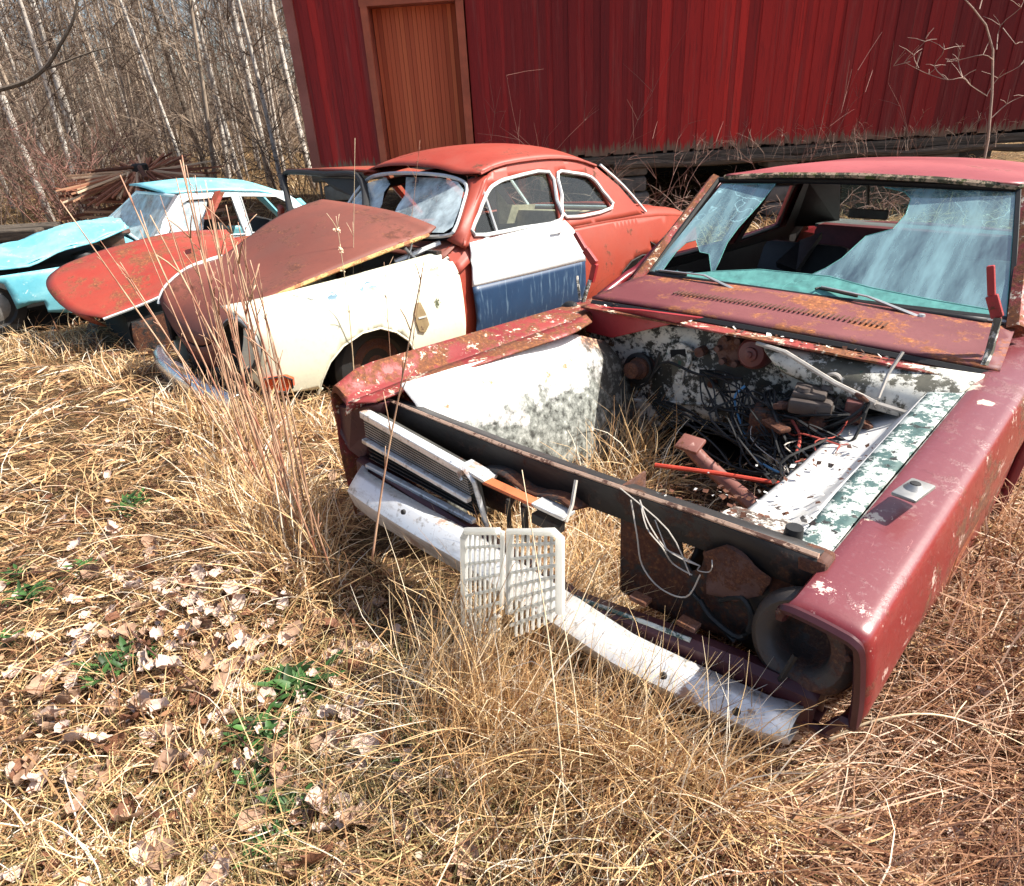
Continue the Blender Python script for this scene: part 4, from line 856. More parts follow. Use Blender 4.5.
# the rim follows the photo outline
rim_ = [Q(444, 236, y=1.50), Q(455, 229, y=1.54), Q(463, 205, y=1.68), Q(467, 188, y=1.79), Q(460, 180, y=1.82), Q(440, 175, y=1.80), Q(405, 173, y=1.78), Q(378, 175, y=1.81), Q(366, 181, y=1.82), Q(355, 194, y=1.74), Q(345, 210, y=1.62), Q(341, 222, y=1.55), Q(352, 228, y=1.49), Q(400, 236, y=1.43)]
m = MB(); m.tube(crom(rim_, 4, True), .014, 6, True); m.build('windscreen_trim', M['trim_white'], ar, True)
ctr = sum(rim_, Vector())/len(rim_)
n_ = (rim_[3]-rim_[0]).cross(rim_[10]-rim_[3]).normalized()
AXx = (rim_[5]-rim_[7]).normalized(); AYy = n_.cross(AXx).normalized()
def wsh(pxs, mat, lab):
    q = [at(AM, u, v, plane=(ctr, n_)) for u, v in pxs]; fl = [((p-ctr).dot(AXx), (p-ctr).dot(AYy)) for p in q]
    m = MB(); sheet(m, fl, (), lambda a, b: ctr+AXx*a+AYy*b, .06); tag(m.build('windscreen_glass', mat, ar), lab)
wsh([(346, 212), (355, 197), (367, 183), (386, 177), (390, 184), (384, 192), (382, 204), (377, 214), (374, 226)], M['pale_glass'], 'whitish shard at the left edge of the windscreen')
wsh([(406, 177), (440, 178), (458, 182), (464, 190), (460, 208), (453, 227), (444, 233), (400, 232), (390, 222), (398, 205), (405, 195)], M['pale_glass'], 'remaining pane right of the windscreen hole')
# scuttle
m = MB(); coons(m, [(-.70, 1.38, .90), (0, 1.30, .93), (.70, 1.38, .90)], [(-.66, 1.56, .975), (0, 1.45, .975), (.68, 1.55, .985)], [(-.70, 1.38, .90), (-.66, 1.56, .975)], [(.70, 1.38, .90), (.68, 1.55, .985)], 14, 5); m.build('scuttle', M['am_hood'], ar, True, .01)
m = MB(); coons(m, [side(1.43, .80), side(1.70, .93)], [(.64, 1.43, .93), (.655, 1.60, 1.03)], [side(1.43, .80), (.64, 1.43, .93)], [side(1.70, .93), (.655, 1.60, 1.03)], 5, 5); m.build('pillar_foot', M['am_red'], ar, True, .01)
# ---- tail
for s in (1, -1):
    a = [Vector((s*aw(y, z), y, z)) for y, z in ((2.60, .93), (3.0, .925), (3.4, .91), (3.75, .885), (4.1, .84), (4.38, .76))]
    b = [Vector((s*(aw(y, z)-.16), y, z+.04)) for y, z in ((2.60, .93), (3.0, .94), (3.4, .945), (3.75, .925), (4.1, .87), (4.40, .77))]
    m = MB(); coons(m, a, b, [a[0], b[0]], [a[-1], b[-1]], 20, 6, lambda u, v: (s*.02*math.sin(PI*v), 0, .025*math.sin(PI*v))); m.build('shoulder', M['am_red'], ar, True, .01)
b0 = [Vector((x, y, z)) for x, y, z in ((-.60, 3.50, .975), (0, 3.58, .985), (.60, 3.50, .975))]; b1 = [Vector((x, y, z)) for x, y, z in ((-.52, 4.40, .77), (0, 4.46, .78), (.52, 4.40, .77))]
m = MB(); coons(m, crom(b0, 4), crom(b1, 4), [b0[0], b1[0]], [b0[-1], b1[-1]], 14, 10, lambda u, v: (0, 0, .06*math.sin(PI*min(1, v+.1)))); m.add([b1[0], b1[2], (.52, 4.46, .3), (-.52, 4.46, .3)], [(0, 1, 2, 3)]); m.build('trunk_lid', M['am_red'], ar, True, .01)
rw = [Vector(p) for p in ((-.56, 3.46, .985), (.56, 3.46, .985), (.50, 3.10, 1.34), (-.50, 3.10, 1.34))]
m = MB(); m.add(rw, [(0, 1, 2, 3)]); m.build('rear_window', M['glass'], ar)
m = MB(); m.tube(rw, .016, 6, True); m.tube(crom([side(3.08, 1.335)+Vector((.0, .03, .01)), side(3.3, 1.16)+Vector((0, .03, .01)), side(3.52, .945)+Vector((0, .03, .0))], 3), .012, 6); m.build('rear_window_trim', M['trim_white'], ar)
# ---- inside: seats and floor, pale panel seen through the window
m = MB(); sheet(m, [(1.46, .3), (1.50, .93), (1.85, 1.35), (2.55, 1.41), (3.05, 1.32), (3.48, .93), (3.48, .3)], [[(1.70, .98), (1.92, 1.30), (2.42, 1.35), (2.44, .97)], [(2.52, .97), (2.50, 1.35), (2.85, 1.31), (3.1, 1.0)]], lambda a, b: Vector((-aw(a, b)+.035, a, b)), .1); m.build('side_darkener', M['dark_in'], ar)  # dark sheet added on the far side to darken the cabin
m = MB(); m.box((0, 2.5, .34), (1.4, 2.3, .03)); m.box((0, 1.58, .82), (1.3, .2, .2)); m.build('floor_pan', M['dark_in'], ar)
for x in (-.36, .36):
    m = MB(); m.box((x, 2.30, .72), (.50, .13, .50), Matrix.Rotation(-.2, 3, 'X'), .05); m.box((x, 2.02, .50), (.50, .48, .14), None, .05); m.build('front_seat', M['dark_in'], ar, True)
m = MB(); m.box((0, 3.10, .74), (1.2, .14, .52), Matrix.Rotation(-.2, 3, 'X'), .05); m.box((0, 2.85, .5), (1.2, .5, .14), None, .05); m.build('rear_bench', M['cloth'], ar, True)
m = MB(); m.prism([Q(495, 190, x=-.35), Q(506, 204, x=-.35), Q(514, 205, x=-.35), Q(534, 204, x=-.35), Q(530, 222, x=-.35), Q(498, 224, x=-.35)], (.02, 0, 0)); m.build('door_lining', M['cloth'], ar)
m = MB()
for i in range(16): m.tube(crom([(random.uniform(-.3, .5), random.uniform(1.7, 2.4), random.uniform(.6, .95)) for _ in range(3)], 4), .012, 5)
m.build('junk', M['rusty_black'], ar, True)
m = MB(); m.lathe((.34, 1.80, .98), [(.19, -.008), (.2, 0), (.19, .008), (.18, 0), (.19, -.008)], (0, -.8, .6), 24); m.build('steering_wheel', M['black'], ar, True)
# ================================================================== red car between, only its nose and windscreen frame in view
rr = empty('wrecked_car', RD, 'orange-red car wedged between the blue and the brown-hooded ones, bare black windscreen frame', 'car', 'wrecked cars')
K = lambda u, v, **k: at(RD, u, v, **k)
M['rd_red'] = paint('orange red paint', (.29, .033, .020), amount=.46, scale=4, rough=.5, fade=(.35, .058, .032), streak=(3, 1, 3), sfade=(.26, .06, .035), chip=(.6, .45, .35), chipamt=.29, rust=(.20, .06, .025))
re_ = [K(250, 254, x=0.515), K(200, 276, x=0.526), K(150, 300, x=0.526), K(103, 318, x=0.504)]
le_ = [K(226, 230, x=-0.627), K(180, 232, x=-0.638), K(140, 240, x=-0.627), K(95, 253, x=-0.594), K(62, 266, x=-0.560)]
no_ = [K(62, 266, x=-0.560), K(48, 278, x=-0.358), K(49, 291, x=-0.112), K(70, 311, x=0.202), K(103, 318, x=0.504)]
bk_ = [le_[0], re_[0]]
m = MB(); coons(m, bk_, crom(no_, 4), crom(le_, 4), crom(re_, 4), 20, 22, lambda u, v: (0, 0, .035*math.sin(PI*u)*math.sin(PI*v)+.022*math.exp(-((u-.28)/.05)**2)*math.sin(PI*v)+.022*math.exp(-((u-.72)/.05)**2)*math.sin(PI*v)-.012*math.exp(-((u-.6)**2+(v-.55)**2)/.02)))
rh = m.build('hood', M['rd_red'], rr, True, .012); tag(rh, 'long orange-red hood resting low over a black front')
m = MB(); m.tube(crom([p+Vector((.004, 0, -.008)) for p in re_], 4), .010, 5); m.build('hood_edge', M['trim_white'], rh, True)
m = MB(); nn = crom(no_, 4)[:-2]; coons(m, nn, [p+Vector((0, .10, -.10)) for p in nn], [nn[0], nn[0]+Vector((0, .10, -.10))], [nn[-1], nn[-1]+Vector((0, .10, -.10))], 14, 3); m.build('hood_nose', M['rd_red'], rh, True, .01)
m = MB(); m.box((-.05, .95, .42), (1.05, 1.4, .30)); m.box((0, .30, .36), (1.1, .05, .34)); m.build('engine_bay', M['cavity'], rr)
for s in (-1, 1):
    m = MB(); sheet(m, [(.22, .30), (.25, .56), (.6, .63), (1.5, .74), (1.5, .2), (1.25, .2), (1.18, .42), (.95, .52), (.70, .42), (.62, .2)], (), lambda a, b: (s*(.70-.10*max(0, (.6-a)/.6)), a, b), .06); m.build('fender', M['rusty_black'], rr, True, .01)
    m = MB(); m.lathe((s*.60, .92, .20), [(.12, -.08), (.26, -.08), (.29, -.04), (.29, .05), (.2, .07), (0, .04)], (s, 0, 0), 22); m.build('wheel', M['black'], rr, True)
m = MB(); m.tube([(-.62, .16, .28), (-.3, .08, .27), (.3, .08, .27), (.62, .16, .28)], .05, 8, flat=.6); m.build('bumper', M['rusty_black'], rr, True)
# body
for s in (-1, 1):
    m = MB(); sheet(m, [(1.45, .2), (1.45, .88), (3.0, .92), (4.2, .84), (4.35, .3), (2.5, .2)], (), lambda a, b: (s*.78, a, b), .2); m.build('body_side', M['rd_red'], rr, True, .01)
m = MB(); coons(m, [(-.70, 1.38, .84), (.70, 1.38, .84)], [(-.64, 1.56, .90), (.64, 1.56, .90)], [(-.70, 1.38, .84), (-.64, 1.56, .90)], [(.70, 1.38, .84), (.64, 1.56, .90)], 10, 4); m.build('scuttle', M['rd_red'], rr, True, .01)
fL, fR = K(283, 172, y=2.08), K(372, 172, y=2.08)
top = [K(291, 214, y=1.84), K(287, 195, y=1.95), K(284, 178, y=2.06), K(291, 172, y=2.09), K(325, 174, y=2.08), K(352, 174, y=2.08), K(361, 180, y=2.07), K(365, 192, y=2.0), K(366, 208, y=1.88)]
m = MB(); m.tube(crom(top, 4), .030, 8, flat=.8); m.build('windscreen_frame', M['black'], rr, True)
m = MB(); q = [K(320, 178, y=2.10), K(362, 180, y=2.10), K(366, 206, y=2.02), K(358, 212, y=2.02), K(352, 196, y=2.07), K(335, 190, y=2.10)]; m.prism(q, (0, .05, 0)); m.build('sun_visor', M['black'], rr)
zr = 1.345
m = MB(); rf = [K(286, 170, y=2.10), K(325, 170, y=2.08), K(374, 171, y=2.10)]
coons(m, rf, [(-.44, 3.2, 1.44), (.1, 3.3, 1.47), (.64, 3.2, 1.44)], [rf[0], (-.44, 3.2, 1.44)], [rf[-1], (.64, 3.2, 1.44)], 14, 10, lambda u, v: (0, 0, .03*math.sin(PI*u)*math.sin(PI*v)))
m.build('roof', M['rd_red'], rr, True, .02)
for a, b in (((-.46, 3.15, 1.44), (-.68, 3.7, .95)), ((.62, 3.15, 1.44), (.72, 3.7, .95))):
    m = MB(); m.tube([a, b], .05, 6); m.build('rear_pillar', M['rd_red'], rr, True)
m = MB(); coons(m, [(-.74, 3.5, .90), (.74, 3.5, .90)], [(-.70, 4.3, .80), (.70, 4.3, .80)], [(-.74, 3.5, .90), (-.70, 4.3, .80)], [(.74, 3.5, .90), (.70, 4.3, .80)], 8, 6); m.build('trunk_lid', M['rd_red'], rr, True, .01)
m = MB(); c = K(281, 213, y=1.97); m.box(c, (.10, .05, .15), Matrix.Rotation(.3, 3, 'Y'), .03); m.build('headrest', M['rd_red'], rr, True)
m = MB(); m.box((0, 2.4, .3), (1.4, 2.0, .03)); m.build('floor_pan', M['dark_in'], rr)
m = MB(); a, b = K(204, 216, x=0.224), K(214, 192, x=0.224); m.prism([a, b, b+Vector((0, .05, .01)), a+Vector((0, .05, .01))], (.02, 0, 0)); m.build('fender_stay', M['rd_red'], rr)

# ================================================================== light blue saloon, crumpled hood
br = empty('wrecked_car', BL, 'light blue saloon with a crumpled hood and milky windscreen, farthest left', 'car', 'wrecked cars')
J = lambda u, v, **k: at(BL, u, v, **k)
M['bl_blue'] = paint('light blue paint', (.13, .46, .56), amount=.35, scale=4, rough=.42, fade=(.24, .60, .68), chip=(.75, .8, .8), chipamt=.385, streak=(2, 2, 3), sfade=(.34, .66, .70), rust=(.22, .12, .08))
M['bl_white'] = paint('bluish white paint', (.62, .74, .78), amount=.34, scale=5, rough=.4)
bx = lambda s, z: s*(.80-.05*max(0, (.5-z)/.3)-.03*max(0, (z-.7)/.2)) if z < .90 else s*(.77-(z-.90)*.33)
bs = lambda a, b: Vector((bx(1, b), a, b))
B2 = lambda u, v: inv(BL, bs, u, v, (2.2, .9))
# front fender with arch, torn lower end
fo = [B2(-60, 300), B2(-40, 285), B2(0, 276), B2(40, 270), B2(90, 262), B2(140, 247), (1.60, .90), (1.60, .24), B2(48, 312), B2(44, 301), B2(33, 303), B2(17, 309), B2(11, 296), B2(4, 284), B2(-6, 281), B2(-30, 290), B2(-50, 312)]
m = MB(); sheet(m, fo, (), bs, .05); bf = m.build('fender', M['bl_blue'], br, True, .012); tag(bf, 'light blue fender with a torn lower edge')
m = MB(); m.box((.55, .6, .45), (.03, 1.0, .5)); m.build('wheelhouse', M['cavity'], br)
wc = bs(*B2(-6, 303)); m = MB(); m.lathe(Vector((.66, wc.y-.02, wc.z-.05)), [(.1, -.08), (.22, -.08), (.26, -.03), (.26, .04), (.19, .06), (.17, .04), (0, .05)], (1, 0, 0), 22); bw = m.build('wheel', M['black'], br, True)
m = MB(); m.lathe(Vector((.69, wc.y-.02, wc.z-.05)), [(.17, 0), (.12, .02), (.06, .03), (0, .03)], (1, 0, 0), 18); m.build('rim', M['grey_metal'], bw, True)
# crumpled hood
hz = [J(-70, 268, x=.62), J(0, 268, x=.66), J(32, 264, x=.68), J(60, 249, x=.68), J(96, 240, x=.66), J(128, 226, x=.60)]
hf = [J(-60, 262, x=-.5), J(0, 246, x=-.3), J(40, 233, x=-.3), J(75, 224, x=-.5), J(104, 219, x=-.55), J(112, 218, x=-.55)]
m = MB(); coons(m, hz, hf, [hz[0], hf[0]], [hz[-1], hf[-1]], 30, 16, lambda u, v: (0, .01*math.sin(u*23+v*9), .05*math.sin(PI*v)*(1+.6*math.sin(u*11))+.012*math.sin(u*31+v*17)))
bh = m.build('hood', M['bl_blue'], br, True, .012); tag(bh, 'buckled light blue hood')
hb2 = [p+Vector((.01, 0, -.02)) for p in hz]; m = MB(); coons(m, hz, hb2, [hz[0], hb2[0]], [hz[-1], hb2[-1]], 20, 3); m.build('hood_lip', M['bl_blue'], bh, True, .008)
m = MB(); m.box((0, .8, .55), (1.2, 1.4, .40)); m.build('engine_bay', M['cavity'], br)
m = MB(); m.lathe(J(84, 252, x=.55)-Vector((0, 0, .10)), [(.0, .10), (.09, .10), (.11, .06), (.11, -.1), (0, -.1)], (0, -.3, 1), 16); m.build('air_filter', M['black'], br, True)
m = MB(); m.tube(crom([J(95, 240, x=.5), J(104, 236, x=.45), J(120, 232, x=.45), J(128, 231, x=.4)], 3), .03, 6); m.box(J(112, 240, x=.5), (.14, .2, .12), None, .02); m.build('engine_block', M['rust'], br, True)
m = MB(); coons(m, [(-.72, 1.40, .86), (.72, 1.40, .86)], [(-.66, 1.62, .92), (.68, 1.62, .90)], [(-.72, 1.40, .86), (-.66, 1.62, .92)], [(.72, 1.40, .86), (.68, 1.62, .90)], 8, 4); m.build('scuttle', M['bl_blue'], br, True, .01)
# side, doors, windows
m = MB(); sheet(m, [(1.62, .24), (1.62, .90), (2.7, .91), (3.4, .91), (4.3, .86), (4.42, .7), (4.40, .3), (3.75, .3), (3.68, .5), (3.5, .6), (3.3, .6), (3.12, .5), (3.05, .26)], (), bs, .08); bd = m.build('body_side', M['bl_blue'], br, True, .012)
m = MB(); sheet(m, [(1.62, .24), (1.62, .92), (4.3, .86), (4.40, .3)], (), lambda a, b: Vector((bx(-1, b), a, b)), .15); m.build('body_side', M['bl_blue'], br, True, .01)
w1 = [B2(166, 240), B2(171, 222), B2(181, 203), B2(188, 199), B2(231, 196), B2(245, 234)]
w2 = [B2(252, 233), B2(240, 196), B2(275, 196), B2(290, 203), B2(302, 218), B2(300, 228)]
ug = [B2(150, 246), B2(160, 224), B2(174, 199), B2(182, 192), B2(240, 190), B2(285, 191), (3.30, 1.27), (3.52, 1.08), (3.72, .91), (2.7, .90)]
m = MB(); sheet(m, ug, [w1, w2], bs, .05); m.build('pillars', M['bl_white'], br, True, .03, off=-1)
for w in (w1, w2):
    m = MB(); m.tube([bs(*q)+Vector((.006, 0, 0)) for q in w], .012, 5, True); wt = m.build('window_trim', M['trim_white'], br)
m = MB(); sheet(m, [B2(170, 238), B2(173, 222), B2(183, 203), B2(208, 200), B2(205, 218), B2(203, 236)], (), lambda a, b: bs(a, b)-Vector((.015, 0, 0)), .1); m.build('side_glass', M['pale_glass'], br)
gl_ = lambda s: [(s*.62, 1.93, 1.365), (s*.625, 2.4, 1.40), (s*.62, 2.9, 1.39), (s*.61, 3.28, 1.30)]
fr = [(-.58, 1.93, 1.365), (0, 1.86, 1.39), (.62, 1.93, 1.365)]; a_, b_ = gl_(-1), gl_(1); fr[0] = a_[0]
m = MB(); coons(m, fr, [a_[-1], (0, 3.4, 1.33), b_[-1]], a_, b_, 16, 14, lambda u, v: (0, 0, .05*math.sin(PI*u)**.7*math.sin(PI*(v*.9+.06)))); m.build('roof', M['bl_blue'], br, True, .02)
m = MB(); sheet(m, [(-.58, 1.95), (.58, 1.95), (.58, 3.3), (-.58, 3.3)], (), lambda a, b: (a, b, 1.345), .2); m.build('headliner', M['dark_in'], br)
wr = [J(146, 246, y=1.66), J(176, 196, y=1.93), J(137, 192, y=1.93), J(108, 219, y=1.68)]
m = MB(); m.add(wr, [(0, 1, 2, 3)]); m.build('windscreen_glass', M['pale_glass'], br)
m = MB(); m.tube(wr, .016, 6, True); m.build('windscreen_trim', M['bl_white'], br)
m = MB(); coons(m, [(-.60, 3.72, .92), (.60, 3.72, .92)], [(-.7, 4.4, .82), (.7, 4.4, .82)], [(-.60, 3.72, .92), (-.7, 4.4, .82)], [(.60, 3.72, .92), (.7, 4.4, .82)], 8, 6); m.build('trunk_lid', M['bl_blue'], br, True, .01)
for s in (-1, 1):
    m = MB(); m.add([(s*.62, 3.28, 1.31), (s*.55, 3.36, 1.31), (s*.60, 3.74, .92), (s*.77, 3.74, .92)], [(0, 1, 2, 3)]); m.build('rear_pillar', M['bl_blue'], br, False, .02)
m = MB(); m.box((0, 2.5, .3), (1.4, 2.2, .03)); m.build('floor_pan', M['dark_in'], br)
for x in (-.36, .36):
    m = MB(); m.box((x, 2.40, .80), (.46, .13, .56), Matrix.Rotation(-.25, 3, 'X'), .06); m.box((x, 2.12, .5), (.46, .46, .14), None, .05); m.build('front_seat', M['dark_in'], br, True)
m = MB(); m.box((0, 3.25, .78), (1.2, .14, .5), Matrix.Rotation(-.2, 3, 'X'), .05); m.build('rear_bench', M['dark_in'], br, True)
m = MB(); a, b = J(203, 219, x=.80), J(214, 192, x=.74); m.prism([a, b, b+Vector((0, .10, .0)), a+Vector((0, .08, .0))], (.02, 0, 0)); o = m.build('loose_strip', M['rd_red'], br)
m = MB(); m.tube([(-.7, -.02, .42), (0, -.1, .42), (.7, -.02, .42)], .05, 8, flat=.7); m.build('bumper', M['chrome'], br, True)
# ================================================================== ground, straw, leaves, weeds
def gnoise(x, y):
    return .025*np.sin(x*2.3+1.1*np.sin(y*1.7))*np.cos(y*2.1+.7*x)+.012*np.sin(x*6.1+y*3.3)*np.cos(y*5.2-x*2.7)
MOUNDS = [(-.05, 1.02, .09, .38), (.42, .72, .07, .40), (.30, .84, .07, .22), (.54, .66, .05, .2), (1.5, 1.3, .05, .6), (.75, 2.0, .08, .40), (-1.2, 1.7, .04, .45)]
def gz(x, y):
    x = np.asarray(x, float); y = np.asarray(y, float)
    z = .165-.05*np.clip(y-.8, 0, 7)+gnoise(x, y)
    for mx, my, hh, r in MOUNDS: z = z+hh*np.exp(-((x-mx)**2+(y-my)**2)/r**2)
    d = np.hypot(x, y); return z+np.clip((d-30)/60, 0, 1)*.8
def fast_mesh(name, V, F, attrs=None, mat=None, smooth=False):
    me = bpy.data.meshes.new(name); nv, nf, k = len(V), len(F), F.shape[1]
    me.vertices.add(nv); me.vertices.foreach_set('co', V.astype(np.float32).ravel())
    me.loops.add(nf*k); me.loops.foreach_set('vertex_index', F.astype(np.int32).ravel())
    me.polygons.add(nf); me.polygons.foreach_set('loop_start', np.arange(0, nf*k, k, dtype=np.int32))
    if smooth: me.polygons.foreach_set('use_smooth', np.ones(nf, bool))
    me.update(calc_edges=True)
    for n, a in (attrs or {}).items():
        q = me.attributes.new(n, 'FLOAT', 'POINT'); q.data.foreach_set('value', a.astype(np.float32))
    if mat: me.materials.append(mat)
    o = bpy.data.objects.new(name, me); COL.objects.link(o); return o
# ground sheet: fine near the cars, coarse to the horizon
def axis_(lo, hi, fl, fh, fs):
    a = list(np.arange(fl, fh, fs)); s = fs
    x = fh
    while x < hi: a.append(x); s *= 1.25; x += s
    a.append(hi); s = fs; x = fl-fs; b = []
    while x > lo: b.append(x); s *= 1.25; x -= s
    b.append(lo); return np.array(b[::-1]+a)
xs, ys = axis_(-600, 600, -5, 4, .08), axis_(-300, 900, -.6, 8, .08)
GX, GY = np.meshgrid(xs, ys); V = np.stack([GX, GY, gz(GX, GY)-.012], -1).reshape(-1, 3); nx = len(xs)
I = (np.arange(len(ys)-1)[:, None]*nx+np.arange(nx-1)[None]).ravel(); F = np.stack([I, I+1, I+nx+1, I+nx], 1)
t = NT('thatch of old straw and earth'); n1 = t.noise(1.3, 6, .6); n2 = t.noise(40, 6, .75); n3 = t.noise(90, 4, .7, t.map(scale=(1, .25, 1), rot=(0, 0, .6)))
c = t.mix(t.step(n1, .4, .62), (.17, .10, .05), (.27, .18, .085))
c = t.mix(t.step(n2, .40, .62), (.055, .033, .02), c); c = t.mix(t.step(n3, .56, .68), c, (.42, .30, .14))
t.set(col=c, rough=.95, spec=.1); t.bump(t.math('ADD', n2, n3), .9, .03)
tag(fast_mesh('ground', V, F, None, t.m, True), kind='structure')

def patch(x, y, s=1.0, p=0.0):
    return .5+.5*np.sin(x*2.1*s+1.3*np.sin(y*1.9*s+p)+p)*np.cos(y*2.6*s-.9*np.sin(x*1.5*s)+2*p)
def blades(name, x, y, L, el, az, w, tint, mat, K=4, droop=1.2, z0=None, curl=.5):
    n = len(x); p = np.stack([x, y, gz(x, y)-.01 if z0 is None else z0], 1)
    e = el.copy(); a = az.copy(); V = np.zeros((n, K+1, 2, 3)); seg = (L/K)[:, None]
    de = droop*rng.uniform(.3, 1.2, n)/K; da = rng.normal(0, curl, n)/K
    roll = rng.uniform(-.9, .9, n)
    for k in range(K+1):
        d = np.stack([np.cos(e)*np.cos(a), np.cos(e)*np.sin(a), np.sin(e)], 1)
        s = np.stack([-np.sin(a), np.cos(a), np.zeros(n)], 1); u = np.cross(s, d)
        wv = s*np.cos(roll)[:, None]+u*np.sin(roll)[:, None]
        ww = (w*(1-.85*(k/K)**2))[:, None]
        V[:, k, 0] = p-wv*ww; V[:, k, 1] = p+wv*ww
        p = p+d*seg; e = np.maximum(e-de, -.35); a = a+da
        g_ = gz(p[:, 0], p[:, 1])+.004; p[:, 2] = np.maximum(p[:, 2], g_)
    b = (np.arange(n)*(K+1)*2)[:, None]+np.arange(K)[None]*2
    F = np.stack([b, b+1, b+3, b+2], -1).reshape(-1, 4)
    o = fast_mesh(name, V.reshape(-1, 3), F, {'tint': np.repeat(tint, (K+1)*2)}, mat)
    return tag(o, kind='stuff')
STRAW = attrmat('dry straw', [(0, (.05, .028, .018)), (.25, (.25, .12, .062)), (.5, (.58, .355, .165)), (.75, (.78, .56, .30)), (.93, (.82, .70, .52)), (1, (.86, .78, .64))], .65, .3)
OLIVE = attrmat('olive straw', [(0, (.05, .045, .02)), (.4, (.22, .18, .07)), (.7, (.52, .40, .18)), (1, (.74, .62, .36))], .65, .3)
RED = attrmat('reddish straw', [(0, (.04, .018, .012)), (.35, (.17, .07, .038)), (.65, (.44, .235, .125)), (.9, (.70, .50, .36)), (1, (.82, .66, .50))], .65, .3)
def scatter(n, r0, r1, a0=-66, a1=66):
    r = r0*np.exp(rng.uniform(0, math.log(r1/r0), n)); a = np.radians(rng.uniform(a0, a1, n)); return r*np.sin(a), r*np.cos(a), r
# what lies under the bodies gets no straw
def under(m, x, y, hw, y0, y1):
    mi = m.inverted(); lx = mi[0][0]*x+mi[0][1]*y+mi[0][3]; ly = mi[1][0]*x+mi[1][1]*y+mi[1][3]
    return (abs(lx) < hw) & (ly > y0) & (ly < y1)
def clear(x, y):
    k = under(AM, x, y, .62, .25, 4.3) | under(BL, x, y, .66, .3, 4.3) | under(RD, x, y, .62, .35, 4.2) | under(FC, x, y, .76, 1.1, 4.3)
    k |= under(FC, x, y, .9, -.05, .1) & ~under(FC, x, y, .2, -.05, .1)
    return ~k
for nm, mat, n, sel in (('straw', STRAW, 50000, 0), ('olive_straw', OLIVE, 24000, 1), ('reddish_straw', RED, 42000, 2)):
    x, y, r = scatter(n*2, .62, 26)
    pr = patch(x, y, .8, sel*1.7)
    if sel == 1: pr = pr*np.clip(.9-(x+.15)*1.2, 0, 1)*np.clip(2.4-r, 0, 1.1)
    if sel == 2: pr = .15*pr+np.clip((x-.1)*1.5, 0, 1)*np.clip(1.9-abs(r-1.2), .15, 1)*.9
    if sel == 0: pr = .55+.45*pr-np.clip((x-.05)*1.6, 0, .85)*(r < 2.2)
    k = (rng.uniform(0, 1, len(x)) < pr) & clear(x, y); x, y, r = x[k][:n], y[k][:n], r[k][:n]; n_ = len(x)
    f = 1+.16*np.clip(r-1, 0, 20)
    L = rng.gamma(4, .040, n_)*(1.15 if sel == 2 else .78+.22*np.clip(x+.3, 0, 1))*np.minimum(f, 2.0); 
    az = rng.uniform(0, 2*PI, n_)*.0+rng.normal(0, 1.15, n_)+2.6*patch(x, y, .6, .3)*3
    if sel == 2: az = rng.normal(0.05, .55, n_)+np.where(rng.uniform(0, 1, n_) < .45, PI, 0)
    el = np.abs(rng.normal(.22, .38, n_)); el = np.minimum(el, 1.3)
    tint = np.clip(rng.normal(.50, .27, n_)+.22*(patch(x, y, 2.6, .9)-.5), 0, 1)
    blades(nm, x, y, L, el, az, (.0008+.0008*rng.uniform(0, 1, n_)**2)*np.maximum(f, 1)*(1.15), tint, mat, 5, 1.5, gz(x, y)+rng.uniform(-.012, .03, n_), 1.0)
# upright tufts: before the grid, in the engine bay, along the cars
def tufts(name, spots, mat, lean=.5, azm=None):
    X, Y, LL, EL, AZ, T = [], [], [], [], [], []
    for (cx, cy, rad, n, hgt) in spots:
        a = rng.uniform(0, 2*PI, n); q = rad*np.sqrt(rng.uniform(0, 1, n)); X.append(cx+q*np.cos(a)); Y.append(cy+q*np.sin(a))
        LL.append(hgt*rng.uniform(.55, 1.25, n)); EL.append(np.clip(rng.normal(PI/2-lean, .42, n), .15, 1.55)); AZ.append(rng.normal(azm, 1.2, n) if azm is not None else rng.uniform(0, 2*PI, n)); T.append(np.clip(rng.normal(.62, .25, n), 0, 1))
    X, Y, LL, EL, AZ, T = map(np.concatenate, (X, Y, LL, EL, AZ, T)); n = len(X); d = np.hypot(X, Y)
    blades(name, X, Y, LL, EL, AZ, (.0009+.0008*rng.uniform(0, 1, n))*np.clip(d/1.2, 1, 2.5), T, mat, 5, 1.1, None, 1.0)
def gp(u, v, z=.12):
    p = at(ID, u, v, z=z); return p.x, p.y
sp = []
for (u, v, rad, n, hh) in ((520, 700, .14, 300, .30), (560, 690, .16, 300, .30), (490, 720, .14, 300, .28), (600, 720, .14, 300, .24), (450, 690, .12, 200, .22), (640, 760, .18, 300, .22), (540, 780, .2, 300, .22), (505, 655, .07, 170, .44), (540, 650, .07, 170, .42), (575, 655, .06, 130, .36), (480, 665, .06, 110, .36), (525, 690, .09, 120, .40)):
    x, y = gp(u, v, .2); sp.append((x, y, rad, n, hh))
tufts('golden_tufts', sp, STRAW, .45, -.3)
sp = []
for (lx, ly, rad, n, hh) in ((.02, -.36, .06, 150, .40), (.14, -.36, .06, 160, .42), (.24, -.34, .06, 120, .36), (.08, -.46, .09, 160, .38), (.22, -.44, .08, 130, .36), (.34, -.34, .07, 120, .34), (-.08, -.38, .05, 60, .30), (.40, -.27, .06, 120, .32), (.50, -.26, .06, 120, .30), (.60, -.24, .06, 110, .28), (.68, -.20, .05, 80, .26), (.55, -.38, .10, 140, .26)):
    p = FC @ Vector((lx, ly, 0)); sp.append((p.x, p.y, rad, n, hh))
tufts('grille_tufts', sp, STRAW, .38, -.3)
sp = []
